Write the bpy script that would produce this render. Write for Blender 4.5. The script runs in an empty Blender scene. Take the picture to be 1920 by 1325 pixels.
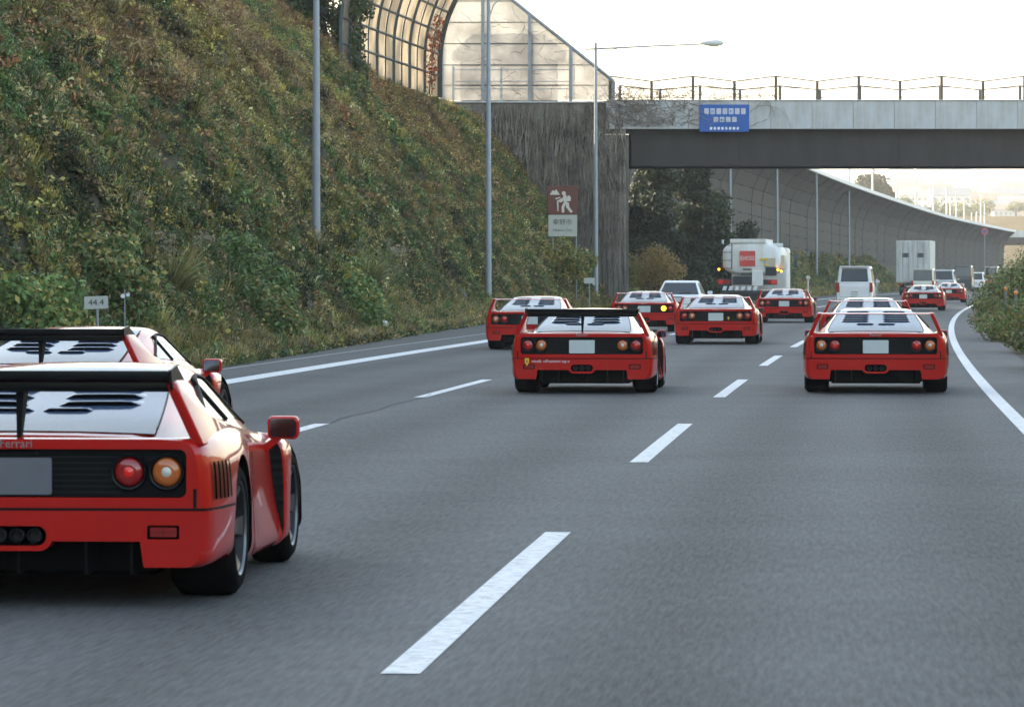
import bpy, bmesh, math, random
import numpy as np
from mathutils import Vector, Matrix

random.seed(7)
rng = np.random.default_rng(7)
SC = bpy.context.scene
COL = SC.collection
R = math.radians

# ------------------------------------------------------------------ camera, sky, sun, exposure
CAM_H = 1.6
cam_d = bpy.data.cameras.new('camera')
cam_d.sensor_width = 36.0
cam_d.lens = 150.0
cam_d.shift_y = -(662.5 - 515.0) / 1920.0
cam_d.clip_start = 0.5
cam_d.clip_end = 20000
cam = bpy.data.objects.new('camera', cam_d)
cam.location = (0, 0, CAM_H)
cam.rotation_euler = (R(90), 0, 0)
COL.objects.link(cam)
SC.camera = cam
cam_d.dof.use_dof = True
cam_d.dof.focus_distance = 62.0
cam_d.dof.aperture_fstop = 14.0

SUN_EL, SUN_AZ = R(15), R(-62)           # azimuth from +Y towards +X; negative is to the left
world = bpy.data.worlds.new('World')
SC.world = world
world.use_nodes = True
wn = world.node_tree
wn.nodes.clear()
w_out = wn.nodes.new('ShaderNodeOutputWorld')
w_bg = wn.nodes.new('ShaderNodeBackground')
w_sky = wn.nodes.new('ShaderNodeTexSky')
w_sky.sky_type = 'NISHITA'
w_sky.sun_disc = False
w_sky.sun_elevation = SUN_EL
w_sky.sun_rotation = SUN_AZ
w_sky.air_density = 1.0
w_sky.dust_density = 1.4
w_sky.ozone_density = 1.4
w_bg.inputs['Strength'].default_value = 0.15
w_tint = wn.nodes.new('ShaderNodeMixRGB')          # daylight white balance of the photograph
w_tint.blend_type = 'MULTIPLY'; w_tint.inputs[0].default_value = 1.0
w_tint.inputs[2].default_value = (1.10, .98, .835, 1)
wn.links.new(w_sky.outputs[0], w_tint.inputs[1])
wn.links.new(w_tint.outputs[0], w_bg.inputs[0])
wn.links.new(w_bg.outputs[0], w_out.inputs[0])

sun_d = bpy.data.lights.new('sun', 'SUN')
sun_d.energy = 2.6
sun_d.angle = R(0.6)
sun_d.color = (1.0, 0.86, 0.68)
sun = bpy.data.objects.new('sun', sun_d)
sdir = Vector((math.sin(SUN_AZ) * math.cos(SUN_EL), math.cos(SUN_AZ) * math.cos(SUN_EL), math.sin(SUN_EL)))
sun.rotation_euler = sdir.to_track_quat('Z', 'Y').to_euler()
sun.location = (-60, 40, 60)
COL.objects.link(sun)

SC.view_settings.view_transform = 'Standard'
SC.view_settings.look = 'None'
SC.view_settings.exposure = 2.45
SC.view_settings.gamma = 1.0
SC.cycles.use_denoising = True
SC.cycles.max_bounces = 8
SC.cycles.diffuse_bounces = 3
SC.cycles.glossy_bounces = 3
SC.cycles.transmission_bounces = 4
SC.cycles.transparent_max_bounces = 12
SC.cycles.volume_bounces = 1
SC.cycles.sample_clamp_indirect = 6.0

# ------------------------------------------------------------------ layout functions
def XL(Y):                                # left edge line of the carriageway
    return -9.38 + 0.0729 * Y + 0.0001205 * Y * Y
def HEAD(Y):
    return math.atan(0.0729 + 0.000241 * Y)
LA, LB, LR = 3.75, 7.65, 11.25            # lane lines and right edge line, metres right of XL
def PX(x, y, Y):                          # pixel of the 1920 px photograph at distance Y
    return (x - 960) * Y / 8000.0, CAM_H + (515 - y) * Y / 8000.0

_tab = np.random.default_rng(3).random((256, 256))
def vnoise(x, y):
    x = np.asarray(x, float); y = np.asarray(y, float)
    xi = np.floor(x).astype(int); yi = np.floor(y).astype(int)
    fx = x - xi; fy = y - yi
    fx = fx * fx * (3 - 2 * fx); fy = fy * fy * (3 - 2 * fy)
    a = _tab[xi & 255, yi & 255]; b = _tab[(xi + 1) & 255, yi & 255]
    c = _tab[xi & 255, (yi + 1) & 255]; d = _tab[(xi + 1) & 255, (yi + 1) & 255]
    return (a * (1 - fx) + b * fx) * (1 - fy) + (c * (1 - fx) + d * fx) * fy
def fbm(x, y, n=4):
    s = 0; a = .5
    for k in range(n):
        s = s + a * vnoise(np.asarray(x) * 2 ** k + 17 * k, np.asarray(y) * 2 ** k + 5 * k); a *= .5
    return s / (1 - .5 ** n)

# ------------------------------------------------------------------ helpers
def link(o, parent=None):
    COL.objects.link(o)
    if parent is not None:
        o.parent = parent
    return o
def tag(o, label=None, cat=None, group=None, kind=None):
    if label: o['label'] = label
    if cat: o['category'] = cat
    if group: o['group'] = group
    if kind: o['kind'] = kind
    return o
def empty(name, loc=(0, 0, 0), rz=0.0):
    o = bpy.data.objects.new(name, None)
    o.location = loc; o.rotation_euler = (0, 0, rz); o.empty_display_size = .2
    return link(o)

class MB:
    def __init__(s):
        s.v = []; s.f = []; s.m = []
    def add(s, vs, fs, mi=0):
        n = len(s.v)
        s.v.extend([tuple(map(float, p)) for p in vs])
        for f in fs:
            s.f.append(tuple(i + n for i in f)); s.m.append(mi)
        return s
    def box(s, x0, x1, y0, y1, z0, z1, mi=0):
        return s.add([(x0, y0, z0), (x1, y0, z0), (x1, y1, z0), (x0, y1, z0), (x0, y0, z1), (x1, y0, z1), (x1, y1, z1), (x0, y1, z1)],
                     [(0, 3, 2, 1), (4, 5, 6, 7), (0, 1, 5, 4), (1, 2, 6, 5), (2, 3, 7, 6), (3, 0, 4, 7)], mi)
    def tube(s, pts, rad, n=8, cap=True, mi=0):
        pts = [Vector(p) for p in pts]
        if not hasattr(rad, '__len__'): rad = [rad] * len(pts)
        rings = []
        for i, p in enumerate(pts):
            d = (pts[min(i + 1, len(pts) - 1)] - pts[max(i - 1, 0)]).normalized()
            u = d.cross(Vector((0, 0, 1)))
            if u.length < 1e-3: u = d.cross(Vector((0, 1, 0)))
            u.normalize(); w = d.cross(u)
            rings.append([p + (u * math.cos(2 * math.pi * k / n) + w * math.sin(2 * math.pi * k / n)) * rad[i] for k in range(n)])
        vs = [p for r in rings for p in r]; fs = []
        for i in range(len(rings) - 1):
            for k in range(n):
                a = i * n + k; b = i * n + (k + 1) % n
                fs.append((a, a + n, b + n, b))
        if cap:
            fs.append(tuple(range(n))); fs.append(tuple((len(rings) - 1) * n + k for k in reversed(range(n))))
        return s.add(vs, fs, mi)
    def lathe(s, prof, axis='x', n=24, c=(0, 0, 0), mi=0, mis=None):
        # prof: list of (a, r) along the axis
        vs = []; 
        for a, r in prof:
            for k in range(n):
                t = 2 * math.pi * k / n
                if axis == 'x': p = (a, r * math.cos(t), r * math.sin(t))
                elif axis == 'y': p = (r * math.cos(t), a, r * math.sin(t))
                else: p = (r * math.cos(t), r * math.sin(t), a)
                vs.append((p[0] + c[0], p[1] + c[1], p[2] + c[2]))
        for i in range(len(prof) - 1):
            fs = []
            for k in range(n):
                a = i * n + k; b = i * n + (k + 1) % n
                fs.append((a, b, b + n, a + n))
            if i == 0: base = len(s.v); s.add(vs, fs, mis[i] if mis else mi)
            else:
                for f in fs:
                    s.f.append(tuple(q + base for q in f)); s.m.append(mis[i] if mis else mi)
        return s
    def prism(s, poly, y0, y1, mi=0):       # poly in x,z extruded along y
        n = len(poly)
        vs = [(x, y0, z) for x, z in poly] + [(x, y1, z) for x, z in poly]
        fs = [tuple(range(n)), tuple(range(2 * n - 1, n - 1, -1))]
        fs += [(k, k + n, (k + 1) % n + n, (k + 1) % n) for k in range(n)]
        return s.add(vs, fs, mi)
    def mesh(s, name, mats=None, smooth=None, bevel=0, seg=2):
        me = bpy.data.meshes.new(name)
        me.from_pydata(s.v, [], s.f)
        if len(set(s.m)) > 1 or (s.m and s.m[0]):
            me.polygons.foreach_set('material_index', s.m)
        if mats:
            for m in (mats if isinstance(mats, (list, tuple)) else [mats]): me.materials.append(m)
        bm = bmesh.new(); bm.from_mesh(me)
        bmesh.ops.recalc_face_normals(bm, faces=bm.faces)
        if bevel:
            es = [e for e in bm.edges if len(e.link_faces) == 2 and e.calc_face_angle(0) > R(25)]
            bmesh.ops.bevel(bm, geom=es, offset=bevel, segments=seg, profile=.5, affect='EDGES', clamp_overlap=True)
        bm.to_mesh(me); bm.free()
        if smooth is not None: shade(me, smooth)
        return me
    def build(s, name, mats, parent=None, smooth=None, bevel=0, seg=2):
        return link(bpy.data.objects.new(name, s.mesh(name, mats, smooth, bevel, seg)), parent)

def shade(me, ang=35):
    me.polygons.foreach_set('use_smooth', [True] * len(me.polygons))
    me.set_sharp_from_angle(angle=R(ang))
def npmesh(name, V, F, mat, smooth=False):
    me = bpy.data.meshes.new(name)
    V = np.asarray(V, np.float32); F = np.asarray(F, np.int32)
    k = F.shape[1]
    me.vertices.add(len(V)); me.vertices.foreach_set('co', V.ravel())
    me.loops.add(F.size); me.loops.foreach_set('vertex_index', F.ravel())
    me.polygons.add(len(F))
    me.polygons.foreach_set('loop_start', np.arange(0, F.size, k, dtype=np.int32))
    if smooth: me.polygons.foreach_set('use_smooth', np.ones(len(F), bool))
    me.update(calc_edges=True); me.validate()
    if mat: me.materials.append(mat)
    return me
def rrect(x0, x1, z0, z1, r, n=4):
    out = []
    for cx, cz, a0 in ((x1 - r, z1 - r, 0), (x0 + r, z1 - r, 90), (x0 + r, z0 + r, 180), (x1 - r, z0 + r, 270)):
        for k in range(n + 1):
            a = R(a0 + 90 * k / n); out.append((cx + r * math.cos(a), cz + r * math.sin(a)))
    return out
def text_mesh(name, s, size, mat, extr=0.002, sx=1.0):
    cu = bpy.data.curves.new(name, 'FONT'); cu.body = s; cu.size = size; cu.extrude = extr
    cu.align_x = 'CENTER'; cu.align_y = 'CENTER'; cu.resolution_u = 2
    o = bpy.data.objects.new(name, cu)
    me = bpy.data.meshes.new_from_object(o)
    bpy.data.objects.remove(o); bpy.data.curves.remove(cu)
    me.transform(Matrix.Rotation(R(90), 4, 'X') @ Matrix.Diagonal((sx, 1, 1, 1)))    # faces -Y
    me.materials.clear(); me.materials.append(mat)
    me.name = name
    return me
def put(name, me, parent, loc=(0, 0, 0), rot=(0, 0, 0), scale=(1, 1, 1)):
    o = bpy.data.objects.new(name, me); o.location = loc; o.rotation_euler = rot; o.scale = scale
    return link(o, parent)
KIDS = {}
def copy_tree(o, parent=None, skip=()):
    c = o.copy(); COL.objects.link(c); c.parent = parent
    for ch in list(o.children):
        if ch.name.split('.')[0] in skip: continue
        copy_tree(ch, c, skip)
    return c

# ------------------------------------------------------------------ materials
def mat(name, col, rough=.6, metal=0.0, spec=.5, coat=0.0, emit=None, es=0.0, trans=0.0, ior=1.45, noise=0.0, nscale=8.0, bump=0.0, bscale=40.0, col2=None, alpha=1.0):
    m = bpy.data.materials.new(name); m.use_nodes = True
    nt = m.node_tree; b = nt.nodes['Principled BSDF']
    b.inputs['Base Color'].default_value = (*col, 1)
    b.inputs['Roughness'].default_value = rough
    b.inputs['Metallic'].default_value = metal
    b.inputs['Specular IOR Level'].default_value = spec
    b.inputs['IOR'].default_value = ior
    b.inputs['Coat Weight'].default_value = coat
    b.inputs['Coat Roughness'].default_value = .04
    b.inputs['Transmission Weight'].default_value = trans
    b.inputs['Alpha'].default_value = alpha
    if emit:
        b.inputs['Emission Color'].default_value = (*emit, 1); b.inputs['Emission Strength'].default_value = es
    if noise > 0 or col2:
        tc = nt.nodes.new('ShaderNodeTexCoord'); nz = nt.nodes.new('ShaderNodeTexNoise')
        nz.inputs['Scale'].default_value = nscale; nz.inputs['Detail'].default_value = 6; nz.inputs['Roughness'].default_value = .65
        nt.links.new(tc.outputs['Object'], nz.inputs['Vector'])
        rp = nt.nodes.new('ShaderNodeValToRGB')
        rp.color_ramp.elements[0].position = .3; rp.color_ramp.elements[1].position = .72
        c2 = col2 or tuple(c * (1 - noise) for c in col)
        rp.color_ramp.elements[0].color = (*c2, 1); rp.color_ramp.elements[1].color = (*col, 1)
        nt.links.new(nz.outputs['Fac'], rp.inputs['Fac']); nt.links.new(rp.outputs['Color'], b.inputs['Base Color'])
    if bump > 0:
        tc2 = nt.nodes.new('ShaderNodeTexCoord'); n2 = nt.nodes.new('ShaderNodeTexNoise')
        n2.inputs['Scale'].default_value = bscale; n2.inputs['Detail'].default_value = 4
        nt.links.new(tc2.outputs['Object'], n2.inputs['Vector'])
        bp = nt.nodes.new('ShaderNodeBump'); bp.inputs['Strength'].default_value = bump; bp.inputs['Distance'].default_value = .02
        nt.links.new(n2.outputs['Fac'], bp.inputs['Height']); nt.links.new(bp.outputs['Normal'], b.inputs['Normal'])
    return m

M = {}
M['red'] = mat('red_paint', (.49, .011, .006), .32, spec=.05, coat=.8, noise=.10, nscale=3)
M['black'] = mat('black_trim', (.005, .005, .0055), .6, spec=.15)
M['dark_in'] = mat('dark_cavity', (.004, .004, .004), .9, spec=0.0)
M['gloss_black'] = mat('gloss_black', (.007, .007, .008), .35, spec=.3)
M['plexi'] = mat('sky_blue_plexi', (.05, .08, .135), .10, spec=.12, ior=1.42)  # blue of the reflected sky put into base colour and specular tint
M['plexi'].node_tree.nodes['Principled BSDF'].inputs['Specular Tint'].default_value = (.58, .76, 1.0, 1)
M['glass'] = mat('car_glass', (.012, .016, .018), .04, spec=.7, ior=1.52)
M['tyre'] = mat('tyre_rubber', (.006, .006, .0065), .9, spec=.05, bump=.3, bscale=60)
M['rim'] = mat('wheel_alloy', (.16, .165, .17), .35, metal=.9)
M['rim_dark'] = mat('wheel_barrel', (.016, .016, .018), .6, metal=.2)
M['lamp_red'] = mat('red_lens', (.30, .008, .006), .18, coat=1.0)
M['lamp_red_on'] = mat('red_lens_lit', (.45, .01, .008), .2, coat=1.0, emit=(1, .03, .02), es=.04)
M['lamp_amber'] = mat('amber_lens', (.50, .12, .02), .18, coat=1.0)
M['lamp_clear'] = mat('clear_lens', (.62, .58, .5), .15, coat=1.0)
M['lamp_on'] = mat('amber_lens_lit', (.9, .45, .03), .2, emit=(1.0, .47, .02), es=1.1)
M['chrome'] = mat('chrome', (.75, .75, .76), .12, metal=1.0)
M['mirror'] = mat('mirror_glass', (.10, .135, .20), .05, metal=1.0)
M['plate'] = mat('plate_paint', (.56, .60, .58), .4, noise=.08, nscale=9)
M['plate_grey'] = mat('plate_paint_grey', (.15, .15, .165), .4, noise=.15, nscale=7)
M['yellow'] = mat('yellow_sticker', (.75, .50, .02), .4)
M['white_ink'] = mat('white_print', (.72, .72, .72), .5)
M['pink_ink'] = mat('pink_print', (.62, .40, .44), .5)
M['pale_ink'] = mat('pale_print', (.55, .62, .72), .5, noise=.3, nscale=14)
M['dark_ink'] = mat('dark_print', (.05, .05, .05), .6)
M['white_car'] = mat('white_car_paint', (.80, .81, .81), .3, coat=.8, noise=.05, nscale=2)
M['cream_car'] = mat('cream_car_paint', (.62, .60, .52), .3, coat=.8)
M['silver_car'] = mat('silver_car_paint', (.42, .43, .44), .3, metal=.4, coat=.8)
M['dark_car'] = mat('dark_teal_paint', (.03, .045, .055), .3, coat=.8)
M['truck_white'] = mat('truck_white', (.80, .81, .80), .45, noise=.14, nscale=1.5)
M['truck_beige'] = mat('truck_beige', (.55, .48, .36), .5, noise=.12, nscale=2)
M['truck_box'] = mat('truck_box_paint', (.62, .63, .62), .5, noise=.2, nscale=1.2)
M['logo_red'] = mat('logo_red', (.58, .07, .05), .5)
M['chassis'] = mat('chassis_steel', (.035, .037, .04), .6)
M['galv'] = mat('galvanised_steel', (.30, .33, .37), .5, metal=.25, noise=.16, nscale=3)
M['concrete'] = mat('concrete', (.40, .39, .37), .85, noise=.5, nscale=1.1, bump=.3, bscale=18)
M['fascia'] = mat('fascia_concrete', (.55, .575, .60), .8, noise=.22, nscale=.9, bump=.15, bscale=20)
M['girder'] = mat('girder_paint', (.030, .025, .028), .5, noise=.35, nscale=.8)
def streaky(m, sc=(2.2, 2.2, .16), nscale=1.0, dark=.5):
    nt = m.node_tree; b = nt.nodes['Principled BSDF']; tc = nt.nodes.new('ShaderNodeTexCoord'); mp = nt.nodes.new('ShaderNodeMapping'); nz = nt.nodes.new('ShaderNodeTexNoise')
    mp.inputs['Scale'].default_value = sc; nz.inputs['Scale'].default_value = nscale; nz.inputs['Detail'].default_value = 6; nz.inputs['Roughness'].default_value = .6
    rp = nt.nodes.new('ShaderNodeValToRGB'); rp.color_ramp.elements[0].position = .38; rp.color_ramp.elements[1].position = .62
    rp.color_ramp.elements[0].color = (dark, dark * .93, dark * .84, 1); rp.color_ramp.elements[1].color = (1, 1, 1, 1)
    mx = nt.nodes.new('ShaderNodeMixRGB'); mx.blend_type = 'MULTIPLY'; mx.inputs[0].default_value = 1
    src = b.inputs['Base Color'].links[0].from_socket
    nt.links.new(tc.outputs['Object'], mp.inputs[0]); nt.links.new(mp.outputs[0], nz.inputs['Vector']); nt.links.new(nz.outputs['Fac'], rp.inputs['Fac'])
    nt.links.new(src, mx.inputs[1]); nt.links.new(rp.outputs[0], mx.inputs[2]); nt.links.new(mx.outputs[0], b.inputs['Base Color'])
streaky(M['fascia'], (2.5, 2.5, .35), 1.3, .84); streaky(M['concrete'], (2.0, 2.0, .12), 1.5, .55); streaky(M['girder'], (1.5, 1.5, .2), 1.2, .55)
M['abut'] = mat('abutment_concrete', (.27, .25, .22), .9, noise=.5, nscale=1.5, bump=.4, bscale=10); streaky(M['abut'], (2.5, 2.5, .12), 1.5, .5)
streaky(M['truck_white'], (2.5, 2.5, .3), 1.2, .90); streaky(M['truck_box'], (2.5, 2.5, .3), 1.2, .72)
M['frame_dark'] = mat('barrier_steel', (.045, .05, .05), .5, metal=.2)
M['fence'] = mat('fence_steel', (.11, .09, .075), .6)
M['frame_blue'] = mat('barrier_rib_paint', (.055, .075, .08), .6)
M['vine'] = mat('dead_vine', (.36, .31, .26), .9, col2=(.09, .072, .058), nscale=1.6)
M['soil'] = mat('hill_soil', (.085, .068, .040), .95, col2=(.05, .05, .026), nscale=1.5)
M['rock'] = mat('cut_rock', (.115, .097, .07), .95, noise=.6, nscale=3, bump=.8, bscale=6)
M['verge'] = mat('verge_dirt', (.10, .095, .085), .9, noise=.4, nscale=2.2, bump=.3, bscale=30)
M['gutter'] = mat('gutter_concrete', (.30, .30, .30), .8, noise=.3, nscale=2)
M['sign_brown'] = mat('brown_sign_face', (.13, .035, .022), .5, noise=.12, nscale=3)
M['sign_white'] = mat('white_sign_face', (.48, .48, .43), .55, noise=.12, nscale=4)
M['sign_blue'] = mat('blue_sign_face', (.004, .085, .37), .45)
M['sign_pic'] = mat('sign_pictogram', (.62, .58, .52), .5)
M['barrier'] = mat('barrier_panel', (.032, .026, .023), .75, noise=.35, nscale=.5)
streaky(M['barrier'], (1.2, .3, .25), .8, .65)
M['barrier_cap'] = mat('barrier_cap_white', (.72, .70, .68), .5)
M['bark'] = mat('bark', (.06, .045, .035), .95, noise=.4, nscale=6, bump=.6, bscale=14)
M['orange'] = mat('orange_reflector', (.80, .24, .02), .3, coat=1)
M['post_green'] = mat('delineator_post', (.20, .21, .19), .6)
M['bag'] = mat('white_plastic', (.72, .74, .78), .4)
M['rail_white'] = mat('white_rail', (.62, .62, .60), .5)

def leaf_mat(name, inst=True, base=(.06, .08, .03)):
    m = bpy.data.materials.new(name); m.use_nodes = True
    nt = m.node_tree; nt.nodes.clear()
    out = nt.nodes.new('ShaderNodeOutputMaterial')
    df = nt.nodes.new('ShaderNodeBsdfPrincipled'); df.inputs['Roughness'].default_value = .55
    df.inputs['Specular IOR Level'].default_value = .35
    tr = nt.nodes.new('ShaderNodeBsdfTranslucent')
    mx = nt.nodes.new('ShaderNodeMixShader'); mx.inputs[0].default_value = .28
    at = nt.nodes.new('ShaderNodeAttribute'); at.attribute_name = 'col'
    at.attribute_type = 'INSTANCER' if inst else 'GEOMETRY'
    ln = nt.links.new
    if inst:
        rnd = nt.nodes.new('ShaderNodeAttribute'); rnd.attribute_name = 'tone'; rnd.attribute_type = 'GEOMETRY'
        ml = nt.nodes.new('ShaderNodeMixRGB'); ml.blend_type = 'MULTIPLY'; ml.inputs[0].default_value = 1
        ln(at.outputs['Color'], ml.inputs[1]); ln(rnd.outputs['Color'], ml.inputs[2])
        c = ml.outputs[0]
    else:
        c = at.outputs['Color']
    ln(c, df.inputs['Base Color']); ln(c, tr.inputs['Color'])
    ln(df.outputs[0], mx.inputs[1]); ln(tr.outputs[0], mx.inputs[2]); ln(mx.outputs[0], out.inputs[0])
    return m
M['leaf_i'] = leaf_mat('ground_cover_leaf', True)
M['leaf'] = leaf_mat('leaf', False)

def translucent_mat(name, col, t=.75, rough=.2, clear=.3):
    m = bpy.data.materials.new(name); m.use_nodes = True
    nt = m.node_tree; nt.nodes.clear()
    out = nt.nodes.new('ShaderNodeOutputMaterial')
    df = nt.nodes.new('ShaderNodeBsdfPrincipled'); df.inputs['Roughness'].default_value = rough
    df.inputs['Base Color'].default_value = (*col, 1)
    tr = nt.nodes.new('ShaderNodeBsdfTranslucent')
    mx = nt.nodes.new('ShaderNodeMixShader'); mx.inputs[0].default_value = t
    tc = nt.nodes.new('ShaderNodeTexCoord'); nz = nt.nodes.new('ShaderNodeTexNoise'); nz.inputs['Scale'].default_value = .55
    nz.inputs['Detail'].default_value = 5
    rp = nt.nodes.new('ShaderNodeValToRGB')
    rp.color_ramp.elements[0].position = .40; rp.color_ramp.elements[0].color = (*[c * .55 for c in col], 1)
    rp.color_ramp.elements[1].position = .6; rp.color_ramp.elements[1].color = (*col, 1)
    ln = nt.links.new
    ln(tc.outputs['Object'], nz.inputs['Vector']); ln(nz.outputs['Fac'], rp.inputs['Fac'])
    ln(rp.outputs['Color'], df.inputs['Base Color']); ln(rp.outputs['Color'], tr.inputs['Color'])
    ln(df.outputs[0], mx.inputs[1]); ln(tr.outputs[0], mx.inputs[2])
    tp = nt.nodes.new('ShaderNodeBsdfTransparent'); m2 = nt.nodes.new('ShaderNodeMixShader'); m2.inputs[0].default_value = clear
    ln(mx.outputs[0], m2.inputs[1]); ln(tp.outputs[0], m2.inputs[2]); ln(m2.outputs[0], out.inputs[0])
    return m
M['pane'] = translucent_mat('frosted_pane_cream', (.46, .425, .355), .72, clear=.08)
M['pane_white'] = translucent_mat('frosted_pane_white', (.56, .54, .51), .55, clear=.30)

def road_mat():
    m = bpy.data.materials.new('asphalt'); m.use_nodes = True
    nt = m.node_tree; b = nt.nodes['Principled BSDF']; ln = nt.links.new
    uv = nt.nodes.new('ShaderNodeUVMap'); uv.uv_map = 'lane'
    sep = nt.nodes.new('ShaderNodeSeparateXYZ'); ln(uv.outputs[0], sep.inputs[0])
    def noise(scale, vec, det=4, rough=.6):
        n = nt.nodes.new('ShaderNodeTexNoise'); n.inputs['Scale'].default_value = scale
        n.inputs['Detail'].default_value = det; n.inputs['Roughness'].default_value = rough
        ln(vec, n.inputs['Vector']); return n.outputs['Fac']
    def math_(op, a, c=None):
        n = nt.nodes.new('ShaderNodeMath'); n.operation = op
        for i, q in ((0, a), (1, c)):
            if q is None: continue
            if isinstance(q, (int, float)): n.inputs[i].default_value = q
            else: ln(q, n.inputs[i])
        return n.outputs[0]
    mp = nt.nodes.new('ShaderNodeMapping'); mp.inputs['Scale'].default_value = (1.0, .03, 1); ln(uv.outputs[0], mp.inputs[0])
    streak = noise(1.1, mp.outputs[0], 3)
    mp2 = nt.nodes.new('ShaderNodeMapping'); mp2.inputs['Scale'].default_value = (1.0, .07, 1); ln(uv.outputs[0], mp2.inputs[0])
    agg = noise(38, mp2.outputs[0], 3, .7)
    blot = noise(.35, uv.outputs[0], 5, .6)
    # wheel tracks: polished darker bands 0.85 m either side of each lane middle
    u = sep.outputs[0]
    tr = None
    for c in (.95, 2.75, 4.8, 6.6, 8.6, 10.3):
        d = math_('SUBTRACT', u, c); d = math_('MULTIPLY', d, d); d = math_('MULTIPLY', d, -5.0); d = math_('EXPONENT', d)
        tr = d if tr is None else math_('ADD', tr, d)
    lane1 = math_('LESS_THAN', math_('ADD', u, math_('MULTIPLY', noise(3.0, uv.outputs[0], 3), .15)), LA + .12)
    v = math_('MULTIPLY', streak, .05)
    v = math_('ADD', v, math_('ADD', math_('MULTIPLY', math_('SUBTRACT', agg, .5), .16), .041))
    v = math_('MAXIMUM', v, .02)
    v = math_('ADD', v, math_('MULTIPLY', blot, .06))
    v = math_('SUBTRACT', v, .004)
    v = math_('SUBTRACT', v, math_('MULTIPLY', math_('MULTIPLY', tr, math_('ADD', streak, .5)), .030))
    v = math_('MAXIMUM', v, .02)
    v = math_('MULTIPLY', v, math_('SUBTRACT', 1.0, math_('MULTIPLY', lane1, .16)))
    cmb = nt.nodes.new('ShaderNodeCombineColor')
    ln(v, cmb.inputs[0]); ln(v, cmb.inputs[1]); ln(math_('MULTIPLY', v, .98), cmb.inputs[2])
    ln(cmb.outputs[0], b.inputs['Base Color'])
    b.inputs['Roughness'].default_value = .82
    b.inputs['Specular IOR Level'].default_value = .3
    bp = nt.nodes.new('ShaderNodeBump'); bp.inputs['Strength'].default_value = .35; bp.inputs['Distance'].default_value = .015
    ln(agg, bp.inputs['Height']); ln(bp.outputs[0], b.inputs['Normal'])
    return m
M['asphalt'] = road_mat()
def paint_mat():
    m = mat('road_paint', (.66, .68, .70), .65, col2=(.42, .44, .46), nscale=9)
    return m
M['line'] = mat('road_paint', (.70, .70, .69), .65, col2=(.30, .31, .31), nscale=11, bump=.2, bscale=40)
_r = [n for n in M['line'].node_tree.nodes if n.type == 'VALTORGB'][0]; _r.color_ramp.elements[0].position = .32; _r.color_ramp.elements[1].position = .54
for n in M['line'].node_tree.nodes:
    if n.type == 'TEX_NOISE' and n.inputs['Detail'].default_value > 5: n.inputs['Detail'].default_value = 12; n.inputs['Roughness'].default_value = .75

# ------------------------------------------------------------------ ground, road, markings
def strip(name, offs0, offs1, Y0, Y1, z, material, step=4.0, parent=None, thick=0, uv=False, cols=1):
    n = max(2, int((Y1 - Y0) / step) + 1)
    Ys = np.linspace(Y0, Y1, n)
    V = []; F = []; UV = []
    for Y in Ys:
        for k in range(cols + 1):
            a = offs0(Y) if callable(offs0) else offs0; c = offs1(Y) if callable(offs1) else offs1
            o = a + (c - a) * k / cols
            V.append((XL(Y) + o, Y, z)); UV.append((o, Y))
    w = cols + 1
    for i in range(n - 1):
        for k in range(cols):
            F.append((i * w + k, i * w + k + 1, (i + 1) * w + k + 1, (i + 1) * w + k))
    me = npmesh(name, V, F, material)
    if uv:
        l = me.uv_layers.new(name='lane')
        vi = np.empty(len(me.loops), np.int32); me.loops.foreach_get('vertex_index', vi)
        l.data.foreach_set('uv', np.array(UV, np.float32)[vi].ravel())
    return link(bpy.data.objects.new(name, me), parent)

gme = npmesh('ground', [(-6000, -400, -.06), (9000, -400, -.06), (9000, 9000, -.06), (-6000, 9000, -.06)], [(0, 1, 2, 3)],
             mat('far_ground', (.16, .15, .10), .95, noise=.4, nscale=.02))
tag(link(bpy.data.objects.new('ground', gme)), kind='structure')
def EOFF(Y):                                # where the vegetation starts, metres left of the edge line
    return np.interp(Y, [0, 60, 75, 100, 130, 150, 190, 230, 600], [2.5, 2.4, 2.2, 3.0, 4.1, 4.7, 4.5, 3.8, 3.5])
road = strip('road', -1.42, LR + 1.1, -40, 900, 0.0, M['asphalt'], 4, uv=True, cols=4)
tag(road, kind='structure')
verge = strip('verge', lambda Y: -EOFF(Y) - 2.0, -1.40, -40, 900, -.012, M['verge'], 4)
tag(verge, kind='structure')
tag(strip('gutter', -1.46, -1.33, -40, 700, .004, M['gutter'], 4), kind='structure')
median = strip('median', LR + 1.08, LR + 7, -40, 900, -.01, M['soil'], 4)
tag(median, kind='structure')
strip('edge_line', -.22, .20, -30, 700, .004, M['line'], 4, road)
strip('edge_line', LR - .08, LR + .09, -30, 700, .004, M['line'], 4, road)
for k in range(-1, 20):
    y0 = 17.1 + 19.28 * k
    strip('lane_marking', LB - .08, LB + .08, y0, y0 + 9.4, .004, M['line'], 3, road)
    strip('lane_marking', LA - .08, LA + .08, y0, y0 + 9.4, .004, M['line'], 3, road)
# crack / seam along the joint between the first two lanes
MBs = MB()
for k in range(60):
    Y0 = 30 + k * 1.6
    if (Y0 - 17.1) % 19.28 < 9.6: continue
    o0 = LA + .02 + .05 * math.sin(k * 2.1); o1 = LA + .02 + .05 * math.sin((k + 1) * 2.1)
    MBs.add([(XL(Y0) + o0, Y0, .004), (XL(Y0) + o0 + .014, Y0, .004), (XL(Y0 + 1.6) + o1 + .014, Y0 + 1.6, .004), (XL(Y0 + 1.6) + o1, Y0 + 1.6, .004)], [(0, 1, 2, 3)])
MBs.build('crack_seam', mat('crack', (.02, .02, .02), .9), road)

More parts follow.
